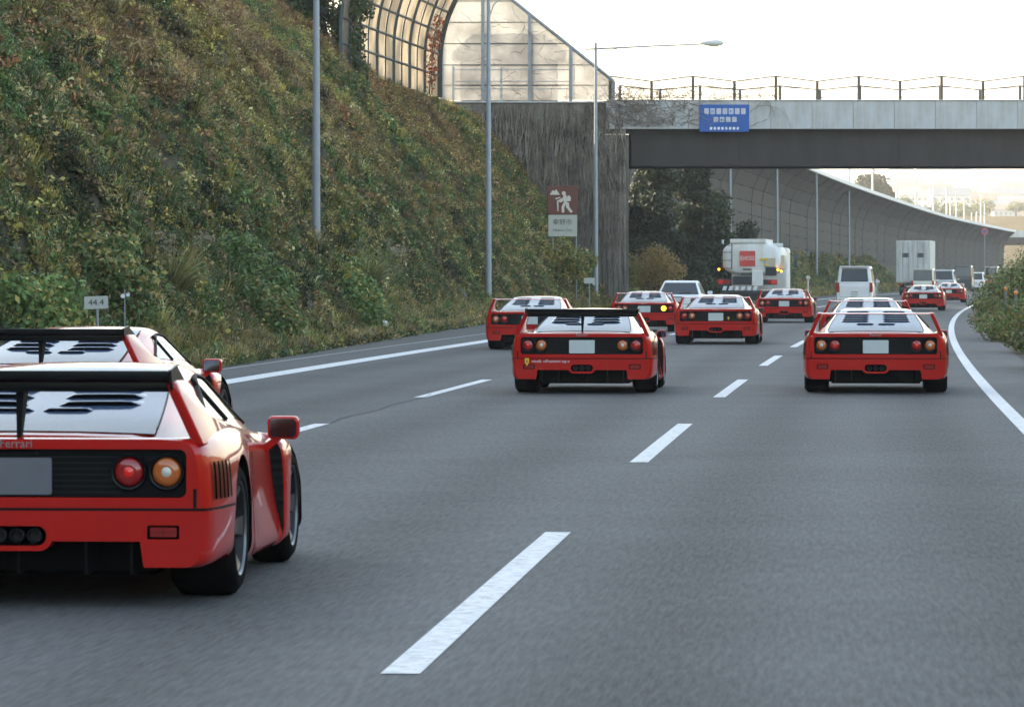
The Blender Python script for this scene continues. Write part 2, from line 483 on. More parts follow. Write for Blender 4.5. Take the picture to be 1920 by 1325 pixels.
# ------------------------------------------------------------------ hillside terrain
def CAP(Y):
    return np.interp(Y, [-60, 120, 152, 160, 166, 196, 212, 260, 400, 600, 700], [24, 24, 23, 14, 9.6, 9.3, 7.0, 4.4, 3.2, 2.4, 2.0])
PT = [-3, 0, .45, 1.2, 2.4, 4.3, 5.7, 8, 12, 24, 90]
PZ = [0, .02, .55, 1.75, 3.7, 6.3, 7.9, 10.2, 13.6, 23.5, 26]
PZ2 = [0, .02, .4, 1.1, 2.2, 3.9, 4.8, 6.0, 7, 9, 12]
def HILL(t, Y):
    t = np.asarray(t, float); Y = np.asarray(Y, float)
    a = np.interp(t, PT, PZ); b = np.interp(t, PT, PZ2)
    w = np.clip((Y - 198) / 30, 0, 1)
    z = a * (1 - w) + b * w
    cap = CAP(Y)
    z = np.where(z > cap - .8, cap - .8 + .8 * np.tanh(np.maximum(z - cap + .8, 0) / 1.2), z)
    lump = (fbm(Y * .55, t * .55, 4) - .5) * np.clip(t / 1.5, 0, 1) * 2.6
    rd = np.abs(fbm(Y * .45 + t * .25 + 50, t * .55 + 20, 3) - .5) * 2
    lump = lump + (np.minimum(rd, .35) / .35 - 1) * np.clip(t / 1.2, 0, 1) * .45
    lump = lump + (fbm(Y * 1.5 + 9, t * 1.5, 2) - .5) * np.clip(t / 1.0, 0, 1) * .6
    lump *= np.where(Y > 160, .5, 1)
    return z + lump
ts = np.concatenate([np.linspace(-.4, 3, 18), np.linspace(3.3, 14, 40), np.linspace(15, 30, 16), [40, 60, 90]])
Ysh = np.concatenate([np.linspace(-300, 40, 50), np.linspace(42, 215, 240), np.linspace(218, 700, 110)])
TT, YY = np.meshgrid(ts, Ysh)
ZZ = HILL(TT, YY) - .03
XX = XL(YY) - EOFF(YY) - TT
nT = len(ts)
idx = np.arange(len(Ysh) * nT).reshape(len(Ysh), nT)
Fh = np.stack([idx[:-1, :-1], idx[1:, :-1], idx[1:, 1:], idx[:-1, 1:]], -1).reshape(-1, 4)
hill = link(bpy.data.objects.new('hillside', npmesh('hillside', np.stack([XX, YY, ZZ], -1).reshape(-1, 3), Fh, M['soil'], True)))
tag(hill, kind='structure')

def HIT(px, py, y0=56.0, y1=198.0):          # where the sight line through a spot of the slope meets the slope
    for Y in np.arange(y0, y1, .25):
        X, z = PX(px, py, Y); t = float(XL(Y) - EOFF(Y) - X)
        if t > -2.5 and z <= float(HILL(t, Y)) + .02: return X, float(Y), z
    X, z = PX(px, py, y1); return X, y1, z
# cutting slope on the far side of the opposite carriageway, and ridge behind: both out of view, put in for their reflections in the car paint
er = MB(); Ye = list(np.linspace(-320, 165, 50)); prf = [(0, 0), (3, 2.5), (9, 8.5), (14, 11), (40, 12)]
for q, Y in enumerate(Ye):
    for a, z in prf: er.v.append((XL(max(Y, -20)) + LR + 19 + a + 1.5 * float(fbm(Y * .1, a, 2)), Y, z * (.8 + .5 * float(fbm(Y * .06, 3, 3))) * min(1, max(.0, (170 - Y) / 30)) - .05))
for q in range(len(Ye) - 1):
    for k in range(len(prf) - 1): er.f.append((q * 5 + k, q * 5 + k + 1, q * 5 + k + 6, q * 5 + k + 5)); er.m.append(0)
tag(er.build('unseen_opposite_slope', mat('autumn_slope', (.22, .095, .030), .95, col2=(.07, .06, .02), nscale=.4)), kind='structure')
rg = MB(); xs_r = list(np.linspace(-260, 260, 40))
for q, X in enumerate(xs_r):
    h_ = 16 + 16 * float(fbm(X * .02 + 5, 1, 3))
    rg.v += [(X, -300, -.05), (X, -330, h_), (X, -390, h_ + 4)]
for q in range(len(xs_r) - 1):
    for k in range(2): rg.f.append((q * 3 + k, q * 3 + k + 1, q * 3 + k + 4, q * 3 + k + 3)); rg.m.append(0)
tag(rg.build('unseen_rear_ridge', mat('unseen_ridge_woods', (.10, .085, .035), .95, noise=.5, nscale=.1)), kind='structure')
# rock outcrops at the foot of the slope
def rock(name, loc, s, seed):
    bm = bmesh.new(); bmesh.ops.create_icosphere(bm, subdivisions=3, radius=1)
    r = np.random.default_rng(seed)
    o1, o2 = r.random(2) * 50
    for v in bm.verts:
        n = float(fbm(v.co.x * 1.3 + o1 + v.co.z, v.co.y * 1.3 + o2 + v.co.z * .7, 4))
        k = .40 + 1.0 * n + .25 * float(fbm(v.co.x * 5 + o2, v.co.z * 5 + v.co.y * 3 + o1, 2))
        v.co = Vector((v.co.x * s[0] * k, v.co.y * s[1] * k, v.co.z * s[2] * k))
    me = bpy.data.meshes.new(name); bm.to_mesh(me); bm.free(); me.materials.append(M['rock']); shade(me, 28)
    return put(name, me, None, loc)
for k, (px, py, Y, s, lab) in enumerate([
        (800, 562, 137, (.5, 1.3, .55), 'pale grey rock bulging low on the slope above the white litter bag'),
        (862, 560, 146, (.45, 1.2, .5), 'grey cut rock at slope foot just before the leftmost far red car'),
        (578, 592, 110, (.4, .9, .5), 'brownish grey rock face at slope foot below the tallest near lamp post')]):
    x, Y, z = HIT(px, py)
    tag(rock('rock_outcrop', (x - s[0] * .45, Y + .3, z - .1), s, 20 + k), lab, 'rock', 'rocks at the slope foot')

# ------------------------------------------------------------------ ground cover (instances on points)
lib = bpy.data.collections.new('clump_library')
def clump(name, kind, seed):
    r = np.random.default_rng(seed)
    V = []; F = []; T = []
    if kind == 'leaf':
        n, rad, ls = 46, .25, (.026, .056)
        for i in range(n):
            d = r.normal(size=3); d[2] = abs(d[2]) * .9 + .1; d /= np.linalg.norm(d)
            c = d * rad * r.uniform(.35, 1.0); c[2] *= .9
            u = r.normal(size=3); u -= d * u.dot(d) * .5; u /= np.linalg.norm(u); w = np.cross(d, u); w /= np.linalg.norm(w) + 1e-6
            s = r.uniform(*ls); b = len(V)
            V += [c - u * s, c + w * s * .55 + d * s * .15, c + u * s, c - w * s * .55 + d * s * .15]
            F.append((b, b + 1, b + 2, b + 3)); T += [r.uniform(.45, 1.35)] * 4
        for i in range(4):
            d = r.normal(size=3); d[2] = abs(d[2]); d /= np.linalg.norm(d); e = d * rad * 1.1
            w = np.cross(d, (.3, .2, .9)); w *= .006 / np.linalg.norm(w); b = len(V)
            V += [-w, w, e + w, e - w]; F.append((b, b + 1, b + 2, b + 3)); T += [.5] * 4
    elif kind == 'grass':
        for i in range(26):
            a = r.uniform(0, 2 * math.pi); L = r.uniform(.25, .55); ln_ = r.uniform(.2, .9)
            p0 = np.array([math.cos(a) * .07 * r.random(), math.sin(a) * .07 * r.random(), 0])
            p1 = p0 + np.array([math.cos(a) * L * ln_ * .35, math.sin(a) * L * ln_ * .35, L * .62])
            p2 = p0 + np.array([math.cos(a) * L * ln_, math.sin(a) * L * ln_, L * (.95 - .5 * ln_)])
            w = np.array([-math.sin(a), math.cos(a), 0]) * r.uniform(.006, .011); b = len(V)
            V += [p0 - w, p0 + w, p1 + w, p1 - w, p2 + w * .3, p2 - w * .3]
            F += [(b, b + 1, b + 2, b + 3), (b + 3, b + 2, b + 4, b + 5)]; T += [r.uniform(.6, 1.3)] * 6
    else:
        for i in range(16):
            d = r.normal(size=3); d[2] = abs(d[2]) + .3; d /= np.linalg.norm(d); L = r.uniform(.2, .42)
            w = np.cross(d, r.normal(size=3)); w *= .006 / np.linalg.norm(w); b = len(V)
            V += [-w, w, d * L + w * .4, d * L - w * .4]; F.append((b, b + 1, b + 2, b + 3)); T += [.7] * 4
            for j in range(2):
                c = d * L * r.uniform(.4, 1) + r.normal(size=3) * .03
                u = r.normal(size=3); u /= np.linalg.norm(u); q = np.cross(u, d); q /= np.linalg.norm(q) + 1e-6
                s = r.uniform(.03, .06); b = len(V)
                V += [c - u * s, c + q * s * .6, c + u * s, c - q * s * .6]; F.append((b, b + 1, b + 2, b + 3)); T += [r.uniform(.6, 1.4)] * 4
    me = npmesh(name, np.array(V), np.array(F), M['leaf_i'])
    a = me.color_attributes.new('tone', 'FLOAT_COLOR', 'POINT')
    T = np.array(T, np.float32); a.data.foreach_set('color', np.stack([T, T, T, np.ones_like(T)], -1).ravel())
    o = bpy.data.objects.new(name, me); lib.objects.link(o); return o
for k in range(4): clump('clump_a%d' % k, 'leaf', 40 + k)
for k in range(3): clump('clump_b%d' % k, 'grass', 60 + k)
for k in range(3): clump('clump_c%d' % k, 'twig', 80 + k)

gn = bpy.data.node_groups.new('scatter', 'GeometryNodeTree')
gn.interface.new_socket('Geometry', in_out='INPUT', socket_type='NodeSocketGeometry')
gn.interface.new_socket('Geometry', in_out='OUTPUT', socket_type='NodeSocketGeometry')
gi = gn.nodes.new('NodeGroupInput'); go = gn.nodes.new('NodeGroupOutput')
ip = gn.nodes.new('GeometryNodeInstanceOnPoints'); ci = gn.nodes.new('GeometryNodeCollectionInfo')
ci.inputs['Collection'].default_value = lib; ci.inputs['Separate Children'].default_value = True; ci.inputs['Reset Children'].default_value = True
def gattr(nm, ty):
    n = gn.nodes.new('GeometryNodeInputNamedAttribute'); n.data_type = ty; n.inputs['Name'].default_value = nm
    return n.outputs['Attribute']
e2r = gn.nodes.new('FunctionNodeEulerToRotation')
gn.links.new(gattr('rot', 'FLOAT_VECTOR'), e2r.inputs[0])
gn.links.new(gi.outputs[0], ip.inputs['Points']); gn.links.new(ci.outputs[0], ip.inputs['Instance'])
ip.inputs['Pick Instance'].default_value = True
gn.links.new(gattr('kind', 'INT'), ip.inputs['Instance Index'])
gn.links.new(e2r.outputs[0], ip.inputs['Rotation'])
gn.links.new(gattr('scl', 'FLOAT'), ip.inputs['Scale'])
gn.links.new(ip.outputs[0], go.inputs[0])

def scatter(name, P, rot, scl, kind, col):
    me = bpy.data.meshes.new(name); n = len(P)
    me.vertices.add(n); me.vertices.foreach_set('co', np.asarray(P, np.float32).ravel())
    a = me.attributes.new('rot', 'FLOAT_VECTOR', 'POINT'); a.data.foreach_set('vector', np.asarray(rot, np.float32).ravel())
    a = me.attributes.new('scl', 'FLOAT', 'POINT'); a.data.foreach_set('value', np.asarray(scl, np.float32))
    a = me.attributes.new('kind', 'INT', 'POINT'); a.data.foreach_set('value', np.asarray(kind, np.int32))
    a = me.attributes.new('col', 'FLOAT_COLOR', 'POINT')
    a.data.foreach_set('color', np.concatenate([col, np.ones((n, 1))], 1).astype(np.float32).ravel())
    o = link(bpy.data.objects.new(name, me))
    md = o.modifiers.new('scatter', 'NODES'); md.node_group = gn
    return o

def tilt_rot(spin, tilt):                    # R = Ry(tilt) Rz(spin) as XYZ euler
    cs, ss, ct, st = np.cos(spin), np.sin(spin), np.cos(tilt), np.sin(tilt)
    R00 = ct * cs; R10 = ss; R20 = -st * cs; R21 = st * ss; R22 = ct
    return np.stack([np.arctan2(R21, R22), -np.arcsin(np.clip(R20, -1, 1)), np.arctan2(R10, R00)], -1)

PAL = {'olive': (.185, .145, .052), 'brown': (.195, .128, .066), 'green': (.066, .105, .034), 'lime': (.215, .185, .055), 'dark': (.032, .046, .016), 'straw': (.32, .255, .125), 'rust': (.19, .088, .040)}
PAL = {k: np.array(v) * np.array((1.68, 1.60, 1.42)) for k, v in PAL.items()}
def hill_points(n, Y0, Y1, t0, t1, big=1.0):
    Y = rng.uniform(Y0, Y1, n); t = rng.uniform(t0, t1, n)
    z = HILL(t, Y); top = CAM_H + 515 * Y / 8000 + 1.2
    ok = z < top
    Y, t, z = Y[ok], t[ok], z[ok]; n = len(Y)
    x = XL(Y) - EOFF(Y) - t
    # patches of species
    p1 = fbm(Y * .10 + t * .12, t * .22 + 9, 4); p2 = fbm(Y * .4 + 30 + t * .2, t * .5, 4)
    p1 = np.clip((p1 - .5) * 1.7 + .5, 0, 1); p3 = rng.random(n)
    low = np.clip(1.15 - (t - 1.5) / 2.6 + (p1 - .5) * 2.2, 0, 1)
    col = np.empty((n, 3)); kind = np.empty(n, int)
    col[:] = PAL['olive']
    def setc(mask, c): col[mask] = PAL[c]
    setc(p2 + (p3 - .5) * .5 > .60, 'brown')
    setc(p2 + (p3 - .5) * .5 < .36, 'lime')
    setc((p1 > .60) & (p3 > .35), 'brown')
    setc((p1 > .70) & (p3 > .8), 'rust')
    setc((p1 < .33) & (p3 > .45), 'green')
    g = rng.random(n) < low * .8
    setc(g, 'green'); setc(g & (p2 < .40), 'dark'); setc(g & (rng.random(n) < .12), 'lime')
    setc(rng.random(n) < .075, 'straw')
    edge = (t < .55) & (rng.random(n) < .6)
    setc(edge, 'straw'); setc(edge & (p3 < .55), 'lime')
    col *= rng.uniform(.55, 1.45, (n, 1)) * (1 + rng.normal(0, .05, (n, 3)))
    col *= np.clip(.35 + 1.3 * fbm(Y * .8, t * .9 + 40, 3), .4, 1.6)[:, None]
    kind[:] = rng.integers(0, 4, n)
    tw = (rng.random(n) < np.where(p1 > .5, .42, .2)) & ~g
    kind[tw] = rng.integers(7, 10, tw.sum())
    gr = (rng.random(n) < .13) | edge
    kind[gr] = rng.integers(4, 7, gr.sum())
    scl = np.clip(np.exp(rng.normal(-.22, .30, n)) * (.7 + .6 * fbm(Y * .35 + 70, t * .5, 3)), .4, 1.3) * big
    scl *= np.where(edge, .75, 1)
    tilt = np.where(t < .3, .1, rng.normal(.55, .25, n)); tilt = np.where(kind >= 4, tilt * .35, tilt)
    rot = tilt_rot(rng.uniform(0, 6.28, n), tilt)
    return np.stack([x, Y, z - .02], -1), rot, scl, kind, np.clip(col, .004, .6)
a = hill_points(185000, 62, 200, -.35, 17)
b = hill_points(26000, 70, 200, -.35, 2.2)
o = scatter('hillside_undergrowth', *[np.concatenate([p, q]) for p, q in zip(a, b)])
tag(o, 'tangled olive and brown undergrowth covering the steep roadside slope', 'undergrowth', kind='stuff')
o = scatter('slope_undergrowth', *hill_points(26000, 196, 420, -.3, 4.5, 1.5))
tag(o, 'dark undergrowth on the low slope beyond the bridge under the noise barrier', 'undergrowth', kind='stuff')

# ------------------------------------------------------------------ trees, shrubs, tall grass
def leaf_cloud(blobs, n, ls, pal, seed, droop=.2, upb=.3, aspect=.55, fill=False):
    r = np.random.default_rng(seed)
    blobs = np.array(blobs, float)                      # x y z rx ry rz
    wgt = (blobs[:, 3] * blobs[:, 4] + blobs[:, 3] * blobs[:, 5]); wgt /= wgt.sum()
    bi = r.choice(len(blobs), n, p=wgt)
    d = r.normal(size=(n, 3)); d /= np.linalg.norm(d, axis=1)[:, None]
    rad = 1 - np.abs(r.normal(0, .22, n)); rad = np.clip(rad, .1, 1.08)
    if fill: rad = r.uniform(0, 1, n) ** .5 * 1.25
    c = blobs[bi, :3] + d * blobs[bi, 3:] * rad[:, None]
    c += (fbm(c[:, 0] * 3 + c[:, 2], c[:, 1] * 3, 3) - .5)[:, None] * d * .35 * blobs[bi, 3:].mean(1)[:, None]
    nrm = d * .8 + r.normal(size=(n, 3)) * .6 + np.array([0, 0, upb]); nrm /= np.linalg.norm(nrm, axis=1)[:, None]
    u = np.cross(nrm, r.normal(size=(n, 3))); u /= np.linalg.norm(u, axis=1)[:, None]
    w = np.cross(nrm, u)
    s = r.uniform(ls[0], ls[1], n)[:, None]
    V = np.stack([c - u * s, c + w * s * aspect, c + u * s, c - w * s * aspect], 1).reshape(-1, 3)
    F = np.arange(4 * n).reshape(n, 4)
    pal = np.array(pal)
    k = np.clip((fbm(c[:, 0] * 1.6 + 3, c[:, 2] * 1.6 + c[:, 1], 3) + r.normal(0, .18, n)) * len(pal), 0, len(pal) - 1).astype(int)
    colr = pal[k] * r.uniform(.6, 1.4, (n, 1))
    me = npmesh('crown', V, F, M['leaf'])
    a = me.color_attributes.new('col', 'FLOAT_COLOR', 'POINT')
    cc = np.repeat(np.concatenate([colr, np.ones((n, 1))], 1), 4, 0).astype(np.float32)
    a.data.foreach_set('color', cc.ravel())
    return me
def branchy(mb, base, tips, r0=.08):
    for t in tips:
        b = Vector(base); e = Vector(t); m = b.lerp(e, .5) + Vector((random.uniform(-.1, .1), random.uniform(-.1, .1), random.uniform(0, .2)))
        mb.tube([b, m, e], [r0, r0 * .6, r0 * .2], 6)

def shrub(name, loc, blobs, n, ls, pal, seed, label, cat='shrub', group=None, trunk_r=.04):
    root = empty(name, loc)
    rr = np.random.default_rng(seed + 900); more = []
    for q in blobs:
        for k in range(6):
            d = rr.normal(size=3); d /= np.linalg.norm(d); e = rr.uniform(.28, .5)
            more.append((q[0] + d[0] * q[3] * .8, q[1] + d[1] * q[4] * .8, max(q[2] + d[2] * q[5] * .8, .05), q[3] * e, q[4] * e, q[5] * e))
    put('crown', leaf_cloud([tuple(v * (.8 if i > 2 else 1) for i, v in enumerate(q)) for q in blobs] + more, n, ls, pal, seed, fill=True), root)
    mb = MB(); branchy(mb, (0, 0, -.1), [(q[0], q[1], q[2] + .2 * q[5]) for q in blobs], trunk_r)
    mb.build('stem', M['bark'], root, 50)
    return tag(root, label, cat, group)

GR = [PAL['dark'], PAL['green'] * .8, PAL['green'], PAL['olive'], PAL['lime']]
GR2 = [PAL['dark'] * .38, PAL['dark'] * .5, PAL['dark'] * .62, PAL['green'] * .33]
ivy_x, ivy_z = PX(672, 130, 161.5)
# conifer mass right behind the abutment, seen under the bridge
def conifer(loc, h, w, seed, label, n=9000):
    root = empty('conifer_tree', loc)
    r = np.random.default_rng(seed); blobs = []
    for k in range(64):
        f = (k + r.random()) / 64; z = h * (.06 + .90 * f); q = w * (1 - f * .72) * r.uniform(.3, 1.15)
        a = r.uniform(0, 6.28); e = r.uniform(.35, .85) * (1.1 - .5 * f)
        blobs.append((math.cos(a) * q, math.sin(a) * q, z, e * 1.2, e * 1.2, e * .7))
    put('crown', leaf_cloud(blobs, n, (.07, .15), GR2, seed, aspect=.5, fill=True), root)
    MB().tube([(0, 0, -.4), (0, 0, h * .5), (0, 0, h * .97)], [.16, .1, .02], 8).build('trunk', M['bark'], root, 50)
    return tag(root, label, 'tree', 'dark trees beyond the bridge')
for px, Y, h, w, lab, sd in [(1226, 212, 8.0, 2.3, 'dark evergreen tree against the abutment, seen under the bridge deck', 5),
                             (1300, 216, 8.0, 2.6, 'broad dark evergreen tree behind the first lamp post under the bridge', 6),
                             (1350, 236, 6.6, .8, 'slim dark tree standing by the second lamp post under the bridge', 7),
                             (1402, 262, 5.2, .8, 'small dark bushy tree on the slope between second and third lamp post', 8)]:
    X = PX(px, 0, Y)[0]; t = float(XL(Y) - EOFF(Y) - X)
    conifer((X, Y, float(HILL(t, Y)) - .2), h - float(HILL(t, Y)) * .75, w, sd, lab, 26000 if w > 1 else 6000)
# ivy-clad tree at the end of the upper barrier
shrub('ivy_tree', (ivy_x - .55, 161.5, ivy_z - 1.2), [(.1, -.2, z, .8 + .2 * math.sin(z * 2), .9, .9) for z in (-.6, .5, 1.5, 2.5, 3.5, 4.5, 5.5)] + [(-1.3 - .3 * k, .2, z, 1.0, .9, 1.0) for k in (0, 2, 4) for z in (0, 1.4, 2.8, 4.2, 5.6)],
      46000, (.06, .12), [PAL['dark'], PAL['dark'] * 1.2, PAL['green'] * .6, PAL['olive'] * .5], 31, 'ivy clad tree trunk rising beside the curved noise screen', 'tree', trunk_r=.12)
# slope-foot shrubs
for px, py, Y, s, pal, lab, sd in [
        (18, 590, 70, .75, [PAL['green'], PAL['green'] * 1.3, PAL['lime']], 'bright green leafy shrub at the photo left edge behind the black winged cars', 41),
        (150, 520, 82, .8, GR, 'dark green shrub on the slope just above the kilometre post', 42),
        (420, 500, 98, .9, [PAL['green'], PAL['green'] * 1.15, PAL['dark']], 'green shrub between the two tufts of plume grass', 43),
        (470, 585, 96, .7, GR, 'low green bush beside the shoulder above the far mirror of the nearer pair', 44),
        (650, 560, 118, .8, [PAL['green'], PAL['green'] * 1.2, PAL['lime']], 'fresh green bush below the plume grass by the litter bag', 45),
        (1150, 500, 168, .9, [PAL['green'] * 1.2, PAL['lime'], PAL['green']], 'yellow green bush at the foot of the vine covered abutment', 46),
        (1060, 500, 160, .8, GR, 'olive bush under the brown hiker sign', 47),
        (1225, 500, 190, 1.0, [PAL['olive'], PAL['brown'], PAL['lime'] * .8], 'brownish bush on the verge at the corner of the abutment', 48)]:
    x, Y, z = HIT(px, py); s *= 1.3
    sx = s * (.8 + .4 * random.random())
    shrub('shrub', (x, Y, z - s * .7), [(0, 0, s * .7, sx, s, s * .75), (s * .6, -.1, s * .4, s * .6, s * .7, s * .5), (-s * .7, .1, s * .45, s * .6, s * .7, s * .5)], 9000, (.035, .075), [q * 1.15 for q in pal], sd, lab, 'shrub', 'bushes at the slope foot')
x, z = PX(1046, 468, 176.5)
shrub('shrub', (x, 176.5, z - 1.2), [(0, 0, .8, .9, .6, .8), (.9, 0, .7, .7, .6, .7), (-.8, 0, 1.0, .7, .6, .8)], 7000, (.04, .085), [PAL['olive'], PAL['lime'], PAL['green'] * 1.2, PAL['straw'] * .7], 49, 'leafy olive growth hiding the foot of the brown hiker sign', 'shrub', 'bushes at the slope foot')
# tufts of plume grass
def plume_grass(loc, h, n, seed, label, lean=.0, plumes=14):
    root = empty('plume_grass', loc); r = np.random.default_rng(seed)
    V = []; F = []; C = []
    def blade(a, L, sp, w, col):
        ns = 5; p = np.array([math.cos(a) * .12 * r.random(), math.sin(a) * .12 * r.random(), 0])
        b = len(V); side = np.array([-math.sin(a), math.cos(a), 0]) * w
        for k in range(ns + 1):
            f = k / ns; q = p + np.array([math.cos(a) * sp * L * f ** 1.6 + lean * f * f, math.sin(a) * sp * L * f ** 1.6, L * (f - sp * .55 * f ** 2.4)])
            ww = side * (1 - f * .85)
            V.extend([q - ww, q + ww]); C.extend([col * (.7 + .5 * f)] * 2)
            if k: F.append((b + 2 * k - 2, b + 2 * k - 1, b + 2 * k + 1, b + 2 * k))
        return q
    for i in range(n):
        q = r.random() * (1.0 if lean > .32 else .7) + (0 if lean > .32 else .3)
        c = PAL['green'] * 1.25 * (1 - q) + PAL['straw'] * .62 * q
        blade(r.uniform(0, 6.28), h * r.uniform(.6, 1.0), r.uniform(.2, 1.1), r.uniform(.012, .022), c * r.uniform(.55, 1.35))
    me = npmesh('blades', np.array(V), np.array(F), M['leaf'])
    at = me.color_attributes.new('col', 'FLOAT_COLOR', 'POINT')
    at.data.foreach_set('color', np.concatenate([np.array(C), np.ones((len(C), 1))], 1).astype(np.float32).ravel())
    put('blades', me, root)
    if not plumes: return tag(root, label, 'grass tuft', 'tufts of plume grass on the slope')
    V = []; F = []; C = []
    for i in range(plumes):
        q = blade(r.uniform(-.9, .9) + (0 if r.random() < .6 else 3.14), h * r.uniform(.85, 1.12), r.uniform(.15, .5), .007, PAL['straw'])
        for k in range(24):
            b = len(V); d = r.normal(size=3) * np.array([.03, .03, .03]) + np.array([.06, 0, -.02]) * r.uniform(-2.5, 1)
            s = r.normal(size=3) * .02
            V.extend([q + d - s, q + d + s * .3, q + d * 1.4 + s]); F_ = (b, b + 1, b + 2, b + 2)
            V.append(q + d * 1.2 - s * .5); F.append((b, b + 1, b + 2, b + 3)); C.extend([np.array((.34, .29, .20)) * r.uniform(.7, 1.2)] * 4)
    me = npmesh('plumes', np.array(V), np.array(F), M['leaf'])
    at = me.color_attributes.new('col', 'FLOAT_COLOR', 'POINT')
    at.data.foreach_set('color', np.concatenate([np.array(C), np.ones((len(C), 1))], 1).astype(np.float32).ravel())
    put('plumes', me, root)
    return tag(root, label, 'grass tuft', 'tufts of plume grass on the slope')
for px, py, Y, h, sd, lab, ln_ in [(325, 560, 95, 1.35, 51, 'arching brownish tuft of plume grass above the kilometre post', .3),
                              (690, 545, 124, 1.5, 52, 'green plume grass tuft with silvery heads near the second lamp post', .35),
                              (585, 470, 112, .8, 53, 'small dry grass tuft round the foot of the nearest lamp post', .1)]:
    x, Y, z = HIT(px, py)
    plume_grass((x, Y, z - .1), h, 260, sd, lab, ln_, 0 if sd == 53 else 16)

# median shrubs on the right
for k, (px, Y, h, lab) in enumerate([
        (1940, 72, .95, 'low olive shrub at the photo right edge nearest the camera'),
        (1920, 88, 1.15, 'rounded olive median shrub below the orange reflectors'),
        (1885, 104, 1.0, 'median shrub crowding the white edge line at its bend'),
        (1925, 112, 2.15, 'taller green median shrub behind the orange reflectors'),
        (1880, 150, 1.5, 'green median shrub beyond the orange reflectors'),
        (1915, 175, 2.7, 'tall dense shrub topping the median at the right edge'),
        (1905, 225, 2.4, 'far median shrub standing in front of the distant white truck')]):
    X = max(PX(px, 0, Y)[0], float(XL(Y)) + LR + 1.75)
    w = .95 if Y < 95 else 1.25
    shrub('median_shrub', (X, Y, 0), [(0, 0, h * .5, w, w * 1.6, h * .5), (w * .8, .8, h * .45, w, w * 1.3, h * .48), (-w * .25, -1.5, h * .36, w * .75, w * 1.4, h * .38), (.1, 2.0, h * .42, w * .8, w * 1.4, h * .42), (w * 1.2, -1.8, h * .45, w, w * 1.3, h * .45)],
          15000 if Y < 120 else 9000, (.03, .065), [PAL['dark'] * 1.1, PAL['green'] * .9, PAL['olive'] * .55, PAL['green'] * 1.25, PAL['lime'] * .75], 70 + k, lab, 'shrub', 'shrubs along the median')
hedge = [(float(XL(Y)) + LR + 2.0 + .5 * math.sin(Y), Y - 0.0, .55, .9, 1.6, .6) for Y in range(-20, 66, 2)]  # unseen hedge put in to darken the reflections in the car sides
hg = put('unseen_median_hedge', leaf_cloud(hedge, 30000, (.04, .08), [PAL['dark'], PAL['olive'] * .5, PAL['rust'] * .6, PAL['green'] * .8], 95), None)
tag(hg, 'low mixed hedge on the median out of view, added for reflections in the car sides', 'hedge', kind='stuff')
for px, py, Y, lab in [(1868, 537, 121, 'orange round delineator farthest up the median'), (1886, 541, 108, 'amber round delineator second in the row on the median'), (1905, 549, 95, 'orange round delineator nearest on the median')]:
    X, z = PX(px, py, Y)
    root = empty('delineator', (X, Y, 0))
    MB().tube([(0, .03, -.3), (0, .03, z + .1)], .03, 8).build('post', M['post_green'], root, 50)
    MB().lathe([(-.03, .001), (-.03, .035), (-.025, .045), (.0, .05), (.01, .045)], 'y', 16, (0, 0, z)).build('reflector', M['orange'], root, 40)
    tag(root, lab, 'delineator', 'delineators on the median')

# ------------------------------------------------------------------ overpass
BY = 191.6                                    # near face of the overpass
def bz(y): return CAM_H + (515 - y) * BY / 8000
def bx(x): return (x - 960) * BY / 8000
br = empty('overpass', (0, BY, 0))
tag(br, 'grey concrete road bridge with a dark steel girder crossing the motorway', 'bridge')
FZ0, FZ1, GZ0 = bz(242), bz(187), bz(310)
XE = 62.0
MB().box(bx(1185), XE, .95, 1.0, GZ0 + .03, FZ0 + .01).box(bx(1183), XE, .75, 1.25, GZ0 - .02, GZ0 + .05).box(bx(1185), XE, 5.8, 5.85, GZ0 + .03, FZ0).box(bx(1183), XE, 5.6, 6.05, GZ0 - .02, GZ0 + .05).build('girder', M['girder'], br)
MB().box(bx(1137), XE, .25, 6.9, FZ0 + .012, FZ0 + .5).build('deck_slab', M['concrete'], br)
pm = MB().box(0, 1.835, -.001, .24, FZ0, FZ1 - .06).mesh('fascia_panel', M['fascia'], None, .008, 1)
cm = MB().box(0, 1.835, -.05, .30, FZ1 - .055, FZ1).mesh('coping', M['fascia'], None, .008, 1)
x = bx(1137); k = 0
while x < 30:
    put('fascia_panel', pm, br, (x, 0, 0)); put('coping', cm, br, (x, 0, 0)); x += 1.848; k += 1
MB().box(x, XE, 0, .24, FZ0, FZ1).build('parapet', M['fascia'], br)
MB().box(bx(1137), XE, 6.9, 7.1, FZ0, FZ1).build('parapet', M['fascia'], br)
# stiffeners on the girder web
sm = MB().box(0, .012, .88, .951, GZ0 + .05, FZ0 - .02).mesh('web_stiffener', M['girder'])
for q in range(9): put('web_stiffener', sm, br, (bx(1690) + (q - 1) * 7.2, 0, 0))
# fence posts and wires (front and rear rows)
for row, yy, x0 in ((0, .12, bx(1144)), (1, 7.0, bx(1170))):
    tops = []
    for q in range(16):
        hh = (1.07, .84)[(q + (row == 0) * 0) % 2] if row == 0 else (1.03, .82)[q % 2]
        if row == 1: hh *= .92
        xx = x0 + q * 1.862
        MB().box(-.065, .065, -.03, .03, 0, hh).build('fence_post', M['fence'], br).location = (xx, yy, FZ1)
        tops.append((xx, yy, FZ1 + hh - .02))
    w = MB()
    for s_ in (1.0, .55, .1):
        for p, q in zip(tops, tops[1:]):
            w.tube([(p[0], p[1], FZ1 + (p[2] - FZ1) * s_), (q[0], q[1], FZ1 + (q[2] - FZ1) * s_)], .028 if s_ == 1 else .012, 4)
    w.build('fence_wire', M['fence'], br)
